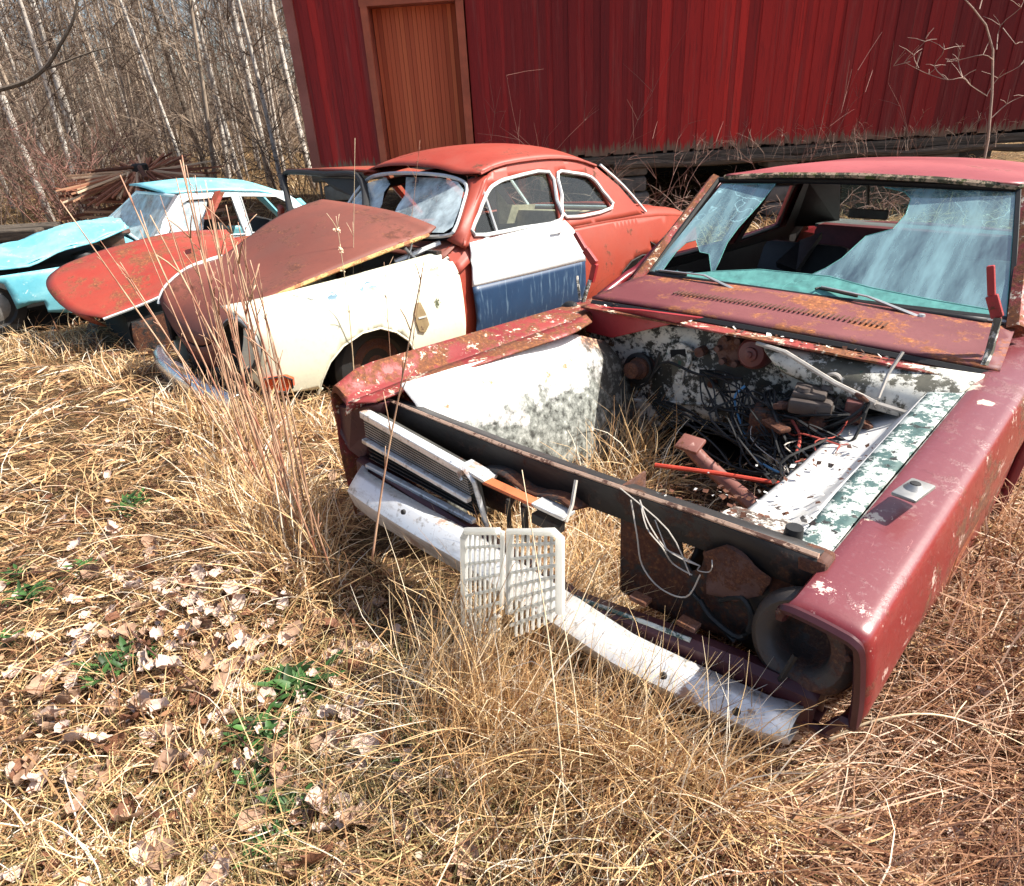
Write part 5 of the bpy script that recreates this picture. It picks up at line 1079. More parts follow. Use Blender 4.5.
for (lx, ly, rad, n, hh) in ((-.25, .35, .22, 520, .34), (-.38, .75, .18, 420, .36), (.0, .45, .22, 520, .30), (-.22, .85, .14, 260, .34), (.08, .22, .10, 120, .28), (-.05, .15, .12, 260, .36), (-.42, 1.05, .1, 260, .42)):
    p = FC @ Vector((lx, ly, 0)); sp.append((p.x, p.y, rad, n, hh))
tufts('bay_grass', sp, STRAW, .6)
sp = []
for (u, v, rad, n, hh) in ((300, 590, .14, 120, .36), (280, 560, .16, 130, .38), (255, 520, .16, 120, .38), (320, 610, .1, 80, .30), (230, 480, .18, 120, .36), (180, 420, .2, 200, .26), (230, 425, .22, 260, .28), (290, 430, .2, 200, .22), (120, 370, .3, 160, .22), (60, 340, .3, 140, .2), (330, 430, .12, 120, .2), (260, 520, .25, 260, .26), (300, 560, .2, 220, .28), (20, 335, .3, 120, .2), (350, 470, .08, 80, .2)):
    x, y = gp(u, v, .06); sp.append((x, y, rad, n, hh))
tufts('edge_tufts', sp, STRAW, .45)
sp = []
for (x, y, rad, n, hh) in ((1.15, 1.35, .25, 260, .26), (1.45, 1.7, .3, 260, .28), (1.0, 1.0, .2, 200, .2), (1.9, 2.2, .4, 260, .3), (1.7, 1.5, .3, 200, .25)): sp.append((x, y, rad, n, hh))
tufts('side_tufts', sp, RED, .7)
# far grass, coarser
x, y, r = scatter(16000, 7, 40, -62, 60); k = clear(x, y) & ~((y > 10.1) & (x > -2.5)); x, y, r = x[k], y[k], r[k]; n_ = len(x)
blades('far_grass', x, y, rng.uniform(.15, .4, n_), rng.uniform(.4, 1.4, n_), rng.uniform(0, 6.28, n_), .003+.0012*r/4, np.clip(rng.normal(.5, .2, n_), 0, 1), STRAW, 3)

# broken bits of stalk and chaff lying flat: the mat between the blades
x, y, r = scatter(60000, .6, 14); k = clear(x, y); x, y, r = x[k], y[k], r[k]; n_ = len(x)
blades('chaff', x, y, rng.uniform(.012, .075, n_)*np.clip(r/1.6, .8, 3), np.abs(rng.normal(0, .15, n_)), rng.uniform(0, 6.28, n_), rng.uniform(.0009, .0030, n_)*np.clip(r/1.5, .8, 3.5), np.clip(rng.normal(.42, .28, n_), 0, 1), STRAW, 2, .3, gz(x, y)+rng.uniform(-.006, .022, n_), .3)
# ---- dead leaves: 290 counted ones, the crumbs as stuff
def leaf_mesh(name, seed, L, Wd, mat, curl):
    rg = random.Random(seed); m = MB(); rows = []
    for i in range(7):
        t_ = i/6; w = Wd*1.2*math.sin(PI*min(1, t_*.90+.07))**.6*(1+rg.uniform(-.22, .18)); sh = rg.gauss(0, .05)*L; row = []
        for j in range(5):
            s = (j-2)/2; row.append((s*w/2+sh, (t_-.5)*L+rg.gauss(0, .025)*L, curl*(s*s*.5+.6*(t_-.45)**2*2)*L+.10*L*math.sin(t_*8+s*4+seed)*rg.uniform(.3, 1)+rg.gauss(0, .035)*L))
        rows.append(row)
    m.grid(rows); m.tube([(0, -.5*L, curl*.2*L), (0.01*L, -.72*L, .08*L)], .0011, 4)
    o = m.build(name, mat, None, True, 0, angle=0); return o
def leafmat(name, a, b):
    t = NT(name); n = t.noise(60, 6, .7); v = t.noise(22, 3)
    t.set(col=t.mix(t.step(n, .35, .7), a, b), rough=.7, spec=.3); t.bump(v, .5, .01); return t.m
LK = [('pale pinkish dead leaf lying curled on the straw', 'pale dead leaves', leafmat('pale dead leaf', (.44, .31, .25), (.64, .51, .43)), .62),
      ('tan brown dead leaf lying crumpled on the straw', 'tan dead leaves', leafmat('tan dead leaf', (.24, .14, .09), (.38, .25, .17)), .28),
      ('rusty dark brown dead leaf lying on the straw', 'dark dead leaves', leafmat('brown dead leaf', (.11, .045, .027), (.24, .11, .06)), .10)]
protos = []
for ki, (lab, grp, mt, pr) in enumerate(LK):
    for s in range(4): protos.append([ki, leaf_mesh('dead_leaf', ki*10+s, rng.uniform(.036, .060), rng.uniform(.026, .042), mt, rng.uniform(.15, .5)), False])
clusters = [(220, 640, 60, 90), (190, 605, 40, 30), (380, 610, 34, 34), (45, 765, 55, 36), (310, 800, 60, 44), (470, 745, 34, 9), (120, 660, 70, 24), (340, 720, 70, 44), (100, 450, 90, 30), (230, 470, 90, 24), (440, 830, 60, 16), (700, 800, 190, 22), (920, 640, 70, 10), (300, 640, 150, 34), (150, 840, 120, 40), (400, 840, 50, 22), (230, 740, 110, 40), (90, 620, 80, 30)]
spots_ = []
for (u, v, sg, n) in clusters:
    for _ in range(n):
        uu, vv = random.gauss(u, sg), random.gauss(v, sg*.75)
        if vv < 390 or vv > 930 or uu < -60 or uu > 1080: continue
        x, y = gp(uu, vv, .13)
        if under(FC, x, y, .95, -.15, 4): continue
        ki = random.choices([0, 1, 2], [.25, .45, .3] if (sg in (34, 55) and (u, v) in ((380, 610), (45, 765))) else [.62, .28, .10])[0]
        sc_ = random.uniform(.7, 1.3); spots_.append((sc_/math.hypot(x, y+.2), x, y, ki, sc_))
spots_.sort(reverse=True)
rest = MB(); rest_t = []
for i, (_, x, y, ki, sc_) in enumerate(spots_):
    pc = random.choice([p for p in protos if p[0] == ki]); loc = (x, y, float(gz(x, y))+random.uniform(.006, .045)); rot = (random.gauss(0, .5), random.gauss(0, .5), random.uniform(0, 6.28))
    if i < 290:
        if not pc[2]: o = pc[1]; pc[2] = True
        else: o = pc[1].copy(); COL.objects.link(o)
        tag(o, LK[ki][0], 'leaf', LK[ki][1]); o.location = loc; o.rotation_euler = rot; o.scale = [sc_]*3
    else:
        mx = Matrix.LocRotScale(Vector(loc), __import__('mathutils').Euler(rot), Vector((sc_,)*3)); me_ = pc[1].data
        rest.cur = ki; rest.add([mx @ q.co for q in me_.vertices], [tuple(f.vertices) for f in me_.polygons])
tag(rest.build('leaf_litter', [k[2] for k in LK], None, True, angle=0), kind='stuff')
for pc in protos:
    if not pc[2]: bpy.data.objects.remove(pc[1])
# low dark rubbish and heather stems among the straw on the right
x, y, r = scatter(5200, .62, 6, -5, 66); k = clear(x, y) & (rng.uniform(0, 1, len(x)) < patch(x, y, 1.6, 2.2)); x, y = x[k], y[k]; n_ = len(x)
blades('dark_stems', x, y, rng.uniform(.05, .22, n_), rng.uniform(0, .9, n_), rng.uniform(0, 6.28, n_), rng.uniform(.001, .002, n_), rng.uniform(0, .35, n_), RED, 4, 1.0, None, 1.4)
x, y, r = scatter(2600, .7, 8); k = clear(x, y); x, y = x[k], y[k]; n = len(x)
th = rng.uniform(0, 6.28, n); q = rng.uniform(.006, .016, n); zz = gz(x, y)+rng.uniform(.005, .04, n); Vc = []
for c in range(4):
    a = th+c*PI/2; Vc.append(np.stack([x+q*np.cos(a)*(1 if c % 2 else .6), y+q*np.sin(a)*(1 if c % 2 else .6), zz+rng.uniform(-.006, .006, n)], 1))
V = np.stack(Vc, 1).reshape(-1, 3); F = np.arange(n*4).reshape(n, 4)
tag(fast_mesh('leaf_crumbs', V, F, {'tint': np.repeat(rng.uniform(.2, 1, n), 4)}, RED), kind='stuff')

# ---- green rosettes
GM = attrmat('green leaf', [(0, (.015, .035, .010)), (.5, (.035, .085, .022)), (1, (.07, .16, .04))], .5)
def rosette(name, c, rad, n, seed):
    rg = random.Random(seed); m = MB(); tv = []
    for i in range(n):
        a = rg.uniform(0, 6.28); e = rg.uniform(.2, 1.2); L = rad*rg.uniform(.6, 1.1); b = Vector((rg.gauss(0, rad*.45), rg.gauss(0, rad*.45), 0)); w = L*rg.uniform(.10, .18)
        d = Vector((math.cos(a), math.sin(a), 0)); s = Vector((-math.sin(a), math.cos(a), 0)); r_ = []
        for k in range(5):
            t_ = k/4; ww = w*math.sin(PI*min(.97, t_*.85+.12)); p = b+d*L*t_*math.cos(e*(1-.5*t_))+Vector((0, 0, L*t_*math.sin(e)*(1-.35*t_)))
            r_.append((p-s*ww, p+Vector((0, 0, -ww*.4)), p+s*ww))
        m.grid(r_); tv += [rg.uniform(0, 1)]*15
    o = m.build(name, GM, None, True, angle=0); at_ = o.data.attributes.new('tint', 'FLOAT', 'POINT'); at_.data.foreach_set('value', tv)
    o.location = c; return o
GP = [(300, 698, .055, 46, 'bright green leafy clump, largest of the green plants in the straw'), (262, 745, .05, 30, 'dark green clump just below the largest green plant'), (120, 680, .045, 26, 'green tuft left of the pale leaf drift'), (155, 672, .03, 14, 'small green sprig beside the pale leaf drift'), (32, 600, .05, 24, 'green tuft near the left edge of the picture, low in the straw'), (82, 566, .035, 16, 'small green tuft above the one at the left edge'), (272, 790, .04, 24, 'dark green sprig among brown leaves below the big clump'), (295, 830, .035, 26, 'little green star shaped rosette near a pale leaf'), (430, 770, .04, 24, 'dark green tuft in the straw below the white grille'), (272, 862, .035, 26, 'dark star shaped rosette at the bottom edge'), (128, 496, .05, 20, 'faint green tuft in the far straw left of the weed stalks'), (12, 652, .03, 12, 'tiny green sprig at the left picture edge'), (10, 570, .04, 16, 'pale green tuft at the far left edge')]
for i, (u, v, rad, n, lab) in enumerate(GP):
    x, y = gp(u, v, .14); tag(rosette('green_plant', (x, y, float(gz(x, y))+.022), rad*1.25, int(n*1.9), i), lab, 'plant', 'green plants in the straw')

# ---- tall weed stalks
t = NT('reddish weed stem'); f = t.noise(9, 4)
t.set(col=t.mix(t.step(f, .35, .65), (.28, .10, .06), (.60, .41, .26)), rough=.6); STEM = t.m
PALE = plain('bleached stem', (.66, .52, .34), .6)
def stalk(name, pts, r, mat, side_n=5, seed=0, head=False):
    rg = random.Random(seed); m = MB(); b = Vector(pts[0]); c = crom([Vector(p)-b for p in pts], 5); n = len(c)
    m.tube(c, [r*(1-.65*i/(n-1)) for i in range(n)], 5)
    for i in range(side_n):
        k = rg.randint(int(n*.35), n-2); p = c[k]; d = (c[k+1]-c[k]).normalized()*.6+Vector((rg.uniform(-.6, .6), rg.uniform(-.6, .6), rg.uniform(.1, .5))); q = p+d.normalized()*rg.uniform(.03, .12)
        m.tube([p, (p+q)/2+Vector((0, 0, .006)), q], [r*.5, r*.4, r*.3], 4)
    if head:
        for i in range(38):
            k = rg.uniform(.78, 1); p = c[min(n-1, int(k*(n-1)))]+Vector((rg.gauss(0, .009), rg.gauss(0, .009), rg.gauss(0, .01))); s = rg.uniform(.003, .006)
            m.add([p+Vector((s, 0, 0)), p+Vector((-s*.5, s, 0)), p+Vector((-s*.5, -s, s)), p+Vector((0, 0, -s*1.6))], [(0, 1, 2), (0, 1, 3), (1, 2, 3), (0, 2, 3)])
    o = m.build(name, mat, None, True, angle=0); o.location = b; return o
def px_stalk(bu, bv, tu, tv, r, i, mat=STEM, dz=.1, fwd=.0, side_n=4, head=False, bow=.03):
    x, y = gp(bu, bv, dz); b = Vector((x, y, float(gz(x, y))-.02)); tp = at(ID, tu, tv, y=y+fwd); mid = b.lerp(tp, .5)+Vector((random.uniform(-bow, bow), random.uniform(-bow, bow), 0))
    return stalk('weed_stalk', [b, mid, tp], r, mat, side_n, i, head)
ST = [(300, 560, 180, 160), (290, 540, 120, 175), (310, 575, 230, 235), (280, 520, 205, 180), (265, 500, 190, 190), (250, 470, 176, 178), (300, 545, 226, 205), (320, 580, 250, 260), (270, 495, 165, 210), (255, 455, 200, 185), (240, 430, 186, 165), (235, 420, 195, 175), (262, 470, 210, 200), (305, 520, 150, 215), (330, 590, 240, 290), (285, 480, 232, 240), (228, 415, 160, 195), (246, 440, 222, 225), (276, 500, 100, 240), (292, 530, 60, 200), (316, 560, 200, 250), (300, 500, 246, 330), (222, 410, 205, 240), (260, 450, 245, 210), (268, 480, 212, 200), (284, 510, 218, 222), (296, 530, 236, 245), (274, 470, 238, 222), (290, 500, 255, 300), (306, 560, 208, 260), (262, 440, 215, 260), (240, 440, 140, 230), (312, 540, 262, 300), (282, 450, 258, 265), (340, 600, 270, 330), (250, 480, 120, 262)]
for i, (bu, bv, tu, tv) in enumerate(ST):
    o = px_stalk(bu, bv, tu, tv, random.uniform(.0032, .0058), i, STEM, .1, random.uniform(-.15, .25))
    tag(o, 'tall thin reddish weed stalk in the thicket before the brown hood', 'weed stalk', 'weed stalks before the brown hood')
SING = [(352, 378, 336, 216, .004, True, 'dry weed with a dark seed head standing before the brown hood'), (376, 640, 470, 60, .0026, False, 'thin reddish stem rising past the left corner of the nearest car'), (395, 450, 384, 262, .0025, False, 'thin stem before the cream fender, left of the wheel arch scar'), (404, 440, 425, 255, .0025, False, 'thin stem crossing the cream fender beside its rusty scar'), (350, 350, 355, 138, .003, False, 'pale curling stem before the red two-door windscreen'), (396, 330, 420, 140, .003, False, 'thin dark stem rising before the red roof')]
for i, (bu, bv, tu, tv, r, hd, lab) in enumerate(SING):
    o = px_stalk(bu, bv, tu, tv, r, 60+i, STEM if i not in (0, 4) else PALE, .1, -.05, 5, hd) if i != 1 else stalk('weed_stalk', [FC @ at(FC, 372, 560, y=-.45), FC @ at(FC, 385, 470, y=-.40), FC @ at(FC, 402, 380, y=-.36), FC @ at(FC, 424, 262, y=-.36)], .0028, STEM, 8, 61)
    tag(o, lab, 'weed stalk')
LS = [(570, 886, 522, 470, 'long pale straw leaning left across the white grille'), (585, 880, 560, 600, 'long pale straw below the white grille, right of its fellow'), (700, 880, 560, 690, 'long straw lying to the lower right of the golden tuft'), (505, 800, 600, 560, 'pale straw slanting right over the white grille')]
for i, (bu, bv, tu, tv, lab) in enumerate(LS):
    x, y = gp(bu, bv, .2); b = Vector((x, y, float(gz(x, y))+.01)); tp = at(ID, tu, tv, y=1.02+.03*i) if i != 2 else Vector((*gp(tu, tv, .26), .28))
    tag(stalk('straw_stem', [b, b.lerp(tp, .5)+Vector((.01, 0, .03)), tp], .0022, PALE, 0, i), lab, 'straw')
p0 = FC @ at(FC, 660, 760, y=-.3); 
cv = [at(ID, u, v, z=z_) for u, v, z_ in ((826, 742, .24), (870, 722, .30), (930, 714, .33), (985, 730, .28), (1010, 760, .2))]
tag(stalk('straw_stem', cv, .0036, PALE, 3, 9), 'thick pale stem arching over the straw below the right fender', 'straw')
# twigs lying on the ground, left
for i, (a, b, lab) in enumerate((((130, 640), (330, 830), 'long dark twig lying slantwise left of the big green clump'), ((0, 570), (110, 574), 'straight dark twig lying at the left picture edge'), ((0, 438), (120, 441), 'thin twig lying far left before the blue car'), ((250, 380), (90, 300), 'dark twig lying near the orange hood'), ((330, 700), (420, 790), 'brown twig pointing at the lower dark green tuft'))):
    p = Vector((*gp(*a, .15), 0)); q = Vector((*gp(*b, .15), 0)); k = []
    for s in np.linspace(0, 1, 6):
        w = p.lerp(q, s); w.x += random.uniform(-.015, .015); w.z = float(gz(w.x, w.y))+.045; k.append(w)
    tag(stalk('twig', k, .0032, plain('dark twig', (.11, .05, .035), .7), 4, 80+i), lab, 'twig')
# ================================================================== barn
YB = lambda x: 10.07-.046*x
BN = frame(-2.53, 10.19, 2.63, 0, 0, 0)
bn = empty('barn', BN, 'long dark red board barn on stone piers with an orange-brown door', 'barn')
BD = attrmat('red barn boards', [(0, (.06, .010, .012)), (.3, (.17, .014, .015)), (.6, (.30, .019, .018)), (1, (.50, .028, .022))], .75)
nt_ = BD.node_tree; bs_ = [n for n in nt_.nodes if n.type == 'BSDF_PRINCIPLED'][0]; rp = [n for n in nt_.nodes if n.type == 'VALTORGB'][0]
tcn = nt_.nodes.new('ShaderNodeTexCoord'); mp = nt_.nodes.new('ShaderNodeMapping'); mp.inputs['Scale'].default_value = (22, 22, 1.2); nt_.links.new(tcn.outputs['Object'], mp.inputs[0])
nz = nt_.nodes.new('ShaderNodeTexNoise'); nz.inputs['Scale'].default_value = 1.6; nz.inputs['Detail'].default_value = 8; nz.inputs['Roughness'].default_value = .7; nt_.links.new(mp.outputs[0], nz.inputs['Vector'])
m1 = nt_.nodes.new('ShaderNodeMixRGB'); mr = nt_.nodes.new('ShaderNodeMapRange'); mr.inputs[1].default_value = .52; mr.inputs[2].default_value = .75; mr.inputs[4].default_value = .75; nt_.links.new(nz.outputs[0], mr.inputs[0]); nt_.links.new(mr.outputs[0], m1.inputs[0]); nt_.links.new(rp.outputs[0], m1.inputs[1]); m1.inputs[2].default_value = (.05, .010, .012, 1)
nw = nt_.nodes.new('ShaderNodeTexNoise'); nw.inputs['Scale'].default_value = .42; nw.inputs['Detail'].default_value = 9; nw.inputs['Roughness'].default_value = .72; nt_.links.new(mp.outputs[0], nw.inputs['Vector'])
mw_ = nt_.nodes.new('ShaderNodeMapRange'); mw_.inputs[1].default_value = .54; mw_.inputs[2].default_value = .72; mw_.inputs[4].default_value = .6; nt_.links.new(nw.outputs[0], mw_.inputs[0]); mf = nt_.nodes.new('ShaderNodeMixRGB'); nt_.links.new(mw_.outputs[0], mf.inputs[0]); nt_.links.new(m1.outputs[0], mf.inputs[1]); mf.inputs[2].default_value = (.24, .075, .065, 1)
# weathered, bare lower ends of the boards
sx = nt_.nodes.new('ShaderNodeSeparateXYZ'); nt_.links.new(tcn.outputs['Object'], sx.inputs[0]); n3 = nt_.nodes.new('ShaderNodeTexNoise'); n3.inputs['Scale'].default_value = 1.1; n3.inputs['Detail'].default_value = 9; n3.inputs['Roughness'].default_value = .75; nt_.links.new(mp.outputs[0], n3.inputs['Vector'])
ad = nt_.nodes.new('ShaderNodeMath'); ad.operation = 'MULTIPLY_ADD'; ad.inputs[1].default_value = 1.3; nt_.links.new(n3.outputs[0], ad.inputs[0]); 
mz = nt_.nodes.new('ShaderNodeMapRange'); mz.inputs[1].default_value = .80; mz.inputs[2].default_value = 1.16; mz.inputs[3].default_value = .35; mz.inputs[4].default_value = -.35; nt_.links.new(sx.outputs[2], mz.inputs[0]); nt_.links.new(mz.outputs[0], ad.inputs[2])
m2 = nt_.nodes.new('ShaderNodeMixRGB'); m3 = nt_.nodes.new('ShaderNodeMapRange'); m3.inputs[1].default_value = .78; m3.inputs[2].default_value = .92; nt_.links.new(ad.outputs[0], m3.inputs[0]); nt_.links.new(m3.outputs[0], m2.inputs[0]); nt_.links.new(mf.outputs[0], m2.inputs[1]); m2.inputs[2].default_value = (.17, .11, .075, 1); nt_.links.new(m2.outputs[0], bs_.inputs['Base Color'])
bp = nt_.nodes.new('ShaderNodeBump'); bp.inputs['Strength'].default_value = .4; bp.inputs['Distance'].default_value = .01; nt_.links.new(nz.outputs[0], bp.inputs['Height']); nt_.links.new(bp.outputs[0], bs_.inputs['Normal'])
m = MB(); tv = []; x = .06; X1 = 13.5; D0, D1, DT = 1.02, 2.16, 2.72; rg = random.Random(3); k = 0
while x < X1:
    w = rg.choice((.055, .075, .09, .10, .12)); zone = .5+.20*math.sin(x*1.1+.5)+(.22 if 4.6 < x < 5.9 else 0)-(.12 if x > 7 else 0)-(.10 if x < 1 else 0)
    tn = min(1, max(.24, rg.gauss(zone-.02, .13))); off = rg.choice((.0, .004, .009)) if k % 2 else 0
    zb = .80+rg.uniform(-.025, .02); z0 = DT+.10 if D0-.09 < x+w/2 < D1+.09 else zb
    m.box((x+w/2, -.012-off, (z0+4.3)/2), (w+(.02 if k % 2 else -.006), .020, 4.3-z0)); tv += [tn]*8; x += w; k += 1
s = m.build('siding', BD, bn); q = s.data.attributes.new('tint', 'FLOAT', 'POINT'); q.data.foreach_set('value', tv)
ORB = plain('orange brown paint', (.33, .075, .035), .7, 0, .25, 5)
m = MB(); m.box((.0, -.02, 2.55), (.13, .07, 3.5)); m.build('corner_board', paint('red brown trim', (.20, .045, .03), amount=.36, scale=4), bn)
DB = attrmat('door boards', [(0, (.32, .06, .026)), (.5, (.50, .105, .045)), (1, (.60, .15, .06))], .7)
dr_ = empty('x', ID, None, None); bpy.data.objects.remove(dr_)
m = MB(); tv = []; x = D0+.01
while x < D1-.02:
    w = .058; m.box((x+w/2, .20-(.008 if len(tv) % 16 else 0), (.80+DT)/2), (w-.004, .02, DT-.80)); tv += [min(1, max(0, rg.gauss(.5, .22)))]*8; x += w
door_ = m.build('door', DB, bn); q = door_.data.attributes.new('tint', 'FLOAT', 'POINT'); q.data.foreach_set('value', tv)
m = MB(); m.box(((D0+D1)/2, .225, (.8+DT)/2), (D1-D0, .02, DT-.8)); m.build('door_backing', plain('dark board', (.05, .012, .01), .8), door_)
m = MB(); fz = (.78+DT)/2; hh = DT-.78
m.box((D0-.045, -.045, fz), (.09, .05, hh)); m.box((D1+.05, -.045, fz), (.10, .05, hh)); m.box(((D0+D1)/2, -.047, DT+.055), (D1-D0+.20, .05, .11)); m.build('door_frame', ORB, bn)
m = MB(); m.box((D0-.012, .10, fz), (.03, .22, hh)); m.box((D1+.012, .10, fz), (.03, .22, hh)); m.box(((D0+D1)/2, .10, DT+.012), (D1-D0, .22, .03)); m.build('door_jamb', paint('shaded red brown jamb', (.20, .042, .026), amount=.34, scale=4), bn)
GW = NT('weathered grey timber'); f = GW.noise(3, 8, .7, GW.map(scale=(1, 14, 14))); GW.set(col=GW.ramp(f, [(.3, (.02, .016, .012)), (.55, (.085, .065, .048)), (.75, (.22, .175, .125))]), rough=.9); GW.bump(f, .8, .02)
m = MB(); m.box((6.7, .0, .715), (13.6, .14, .12), None, .03); sb = m.build('sill_beam', GW.m, bn)
m = MB(); m.tube([(4.2+i*.5, -.14-.03*math.sin(i*1.7), .655+.02*math.sin(i*2.1)-.012*i/3) for i in range(20)], [.05+.012*math.sin(i*2.3) for i in range(20)], 7); m.build('bottom_log', GW.m, bn, True)
m = MB(); m.box((6.7, 3.2, .74), (13.4, 6.2, .06)); m.build('floor_boards', GW.m, bn)
m = MB(); m.box((.03, 3.2, 2.5), (.05, 6.3, 3.6)); m.box((13.5, 3.2, 2.5), (.05, 6.3, 3.6)); m.box((6.75, 6.35, 2.5), (13.5, .05, 3.6)); wl_ = m.build('wall', plain('old red boards', (.14, .016, .02), .8), bn)
m = MB(); m.box((6.75, 6.32, .2), (13.5, .06, 1.2)); m.build('foundation_wall', plain('dark stone', (.03, .028, .025), .9), bn)
for i, x in enumerate((.25, 2.4, 4.5, 6.6, 8.8, 11, 13.2)):
    m = MB(); z = -.35
    while z < .60: h_ = rg.uniform(.16, .24); m.box((x+rg.uniform(-.04, .04), .18, z+h_/2), (.46+rg.uniform(-.06, .06), .42, h_-.015), Matrix.Rotation(rg.uniform(-.1, .1), 3, 'Z'), .04); z += h_
    m.build('stone_pier', plain('field stone', (.12, .11, .10), .9, 0, .4, 9), bn, True)
m = MB()
for s in (-1, 1):
    yy = 3.2+s*1.78; m.box((6.75, yy, 5.25), (14.4, 4.1, .08), Matrix.Rotation(-s*.60, 3, 'X'))
m.build('roof', plain('grey roof sheet', (.12, .11, .11), .6, .3), bn)
for x in (.03, 13.5):
    m = MB(); m.prism([(x, 0.02, 4.3), (x, 6.35, 4.3), (x, 3.2, 6.3)], (.05, 0, 0)); m.build('gable', plain('gable boards', (.14, .016, .02), .8), bn)
# ================================================================== wood, brush, timber
def birch_bark():
    t = NT('birch bark'); f = t.noise(2.2, 7, .7, t.map(scale=(3, 3, 7))); g = t.noise(1.1, 4, .6)
    t.set(col=t.mix(t.step(f, .56, .62), t.mix(t.step(g, .35, .65), (.70, .65, .59), (.44, .38, .32)), (.05, .04, .035)), rough=.75); return t.m
def grey_bark():
    t = NT('grey brown bark'); f = t.noise(3, 7, .7, t.map(scale=(6, 6, 1.4)))
    t.set(col=t.ramp(f, [(.3, (.045, .032, .024)), (.6, (.15, .115, .085)), (.8, (.27, .22, .17))]), rough=.9); return t.m
BIRCH, GREY = birch_bark(), grey_bark()
TAN = plain('tan bark', (.36, .28, .21), .85, 0, .45, 4)
TWIG = plain('brown twigs', (.125, .082, .058), .8, 0, .35, 3); TWIG2 = plain('paler twigs', (.24, .175, .125), .8, 0, .35, 3)
def tree_proto(kind, seed):
    rg = random.Random(seed); H = rg.uniform(8, 11); lean = Vector((rg.gauss(0, .05), rg.gauss(0, .05), 0)); r0 = {'birch': .062, 'grey': .072, 'thin': .034}[kind]*rg.uniform(.8, 1.25)
    ts = MB(); pts = []; n = 12; ph = rg.uniform(0, 6)
    for i in range(n+1):
        z = H*i/n; pts.append(lean*z+Vector((.09*math.sin(z*.6+ph), .09*math.cos(z*.5+ph), z-.25)))
    ts.tube(pts, [r0*(1-.85*i/n) for i in range(n+1)], 7)
    cr = MB(); nb = {'birch': 46, 'grey': 66, 'thin': 40}[kind]
    for i in range(nb):
        z = .6+(H-1.2)*rg.random()**1.15; k = z/H*n; p = pts[int(k)].lerp(pts[min(n, int(k)+1)], k % 1); a = rg.uniform(0, 6.28); L = rg.uniform(.5, 1.7)*(1.15-z/H*.6)
        d = Vector((math.cos(a), math.sin(a), rg.uniform(.3, 1.3))).normalized(); c = [p]
        for s in range(1, 5): c.append(c[-1]+(d+Vector((rg.gauss(0, .22), rg.gauss(0, .22), rg.gauss(.04, .2)))).normalized()*L/4)
        rb = min(r0*.3, .011)*rg.uniform(.7, 1.2); cr.tube(c, [rb*(1-.7*s/4) for s in range(5)], 3)
        for _ in range(6):
            q = c[rg.randint(1, 4)]; dd = (d+Vector((rg.gauss(0, .7), rg.gauss(0, .7), rg.gauss(.1, .5)))).normalized(); l = L*rg.uniform(.2, .5)
            e = q+dd*l; cr.tube([q, q+dd*l*.5+Vector((rg.gauss(0, .03), rg.gauss(0, .03), rg.gauss(0, .03))), e], [rb*.45, rb*.36, rb*.25], 3)
            for __ in range(2):
                dd2 = (dd+Vector((rg.gauss(0, .6), rg.gauss(0, .6), rg.gauss(0, .5)))).normalized(); cr.tube([q+dd*l*rg.uniform(.3, .9), e+dd2*l*.5], [rb*.28, rb*.18], 3)
    root = empty('birch_tree' if kind == 'birch' else 'bare_tree', ID, 'x', 'tree')
    ts.build('trunk', {'birch': BIRCH, 'grey': GREY, 'thin': TAN}[kind], root, True, angle=0); cr.build('crown', TWIG if kind != 'thin' else TWIG2, root)
    return root
PR = {'birch': [tree_proto('birch', i) for i in range(4)], 'grey': [tree_proto('grey', 10+i) for i in range(4)], 'thin': [tree_proto('thin', 20+i) for i in range(3)]}
LAB = {'birch': ('white-barked birch standing leafless in the wood behind the cars', 'birches in the wood'), 'grey': ('grey-brown leafless tree standing in the wood behind the cars', 'grey trees in the wood'), 'thin': ('thin tan leafless sapling standing in the wood behind the cars', 'thin saplings in the wood')}
usedp = set(); tr_ = random.Random(5)
def plant(kind, x, y, s=1, rz=None, tilt=(0, 0), lab=None):
    p = tr_.choice(PR[kind]); o = p if p.name not in usedp else copy_tree(p); usedp.add(p.name)
    o.location = (x, y, float(gz(x, y))); o.rotation_euler = (tilt[0], tilt[1], tr_.uniform(0, 6.28) if rz is None else rz); o.scale = (s, s, s*tr_.uniform(.9, 1.1))
    tag(o, lab or LAB[kind][0], 'tree', None if lab else LAB[kind][1]); return o
def gpx(u, y):     # x of a photo column at ground level at distance y
    return at(ID, u, 165, y=y).x
plant('birch', gpx(262, 17.5), 17.5, 1.6, lab='thick white birch, the brightest trunk, near the barn corner')
plant('birch', gpx(40, 14.5), 14.5, 1.35, tilt=(0, -.06), lab='leaning white birch at the left behind the blue car')
plant('birch', gpx(70, 15), 15, 1.1, tilt=(0, -.08), lab='second leaning birch, right of the leftmost leaning one')
done = []
for i in range(230):
    for _ in range(30):
        y = 15+27*tr_.random()**1.2; x = y*tr_.uniform(-.98, -.235)
        if all((x-a)**2+(y-b)**2 > .5 for a, b in done): break
    done.append((x, y)); plant(tr_.choices(['birch', 'grey', 'thin'], [.27, .16 if y > 21 else .04, .57])[0], x, y, tr_.uniform(.8, 1.25), tilt=(tr_.gauss(0, .03), tr_.gauss(0, .03)))
for i in range(22):
    y = tr_.uniform(17, 30); x = tr_.uniform(-.1, .9)*y+3
    plant(tr_.choice(['birch', 'grey', 'thin']), x, y+4, 1.0)
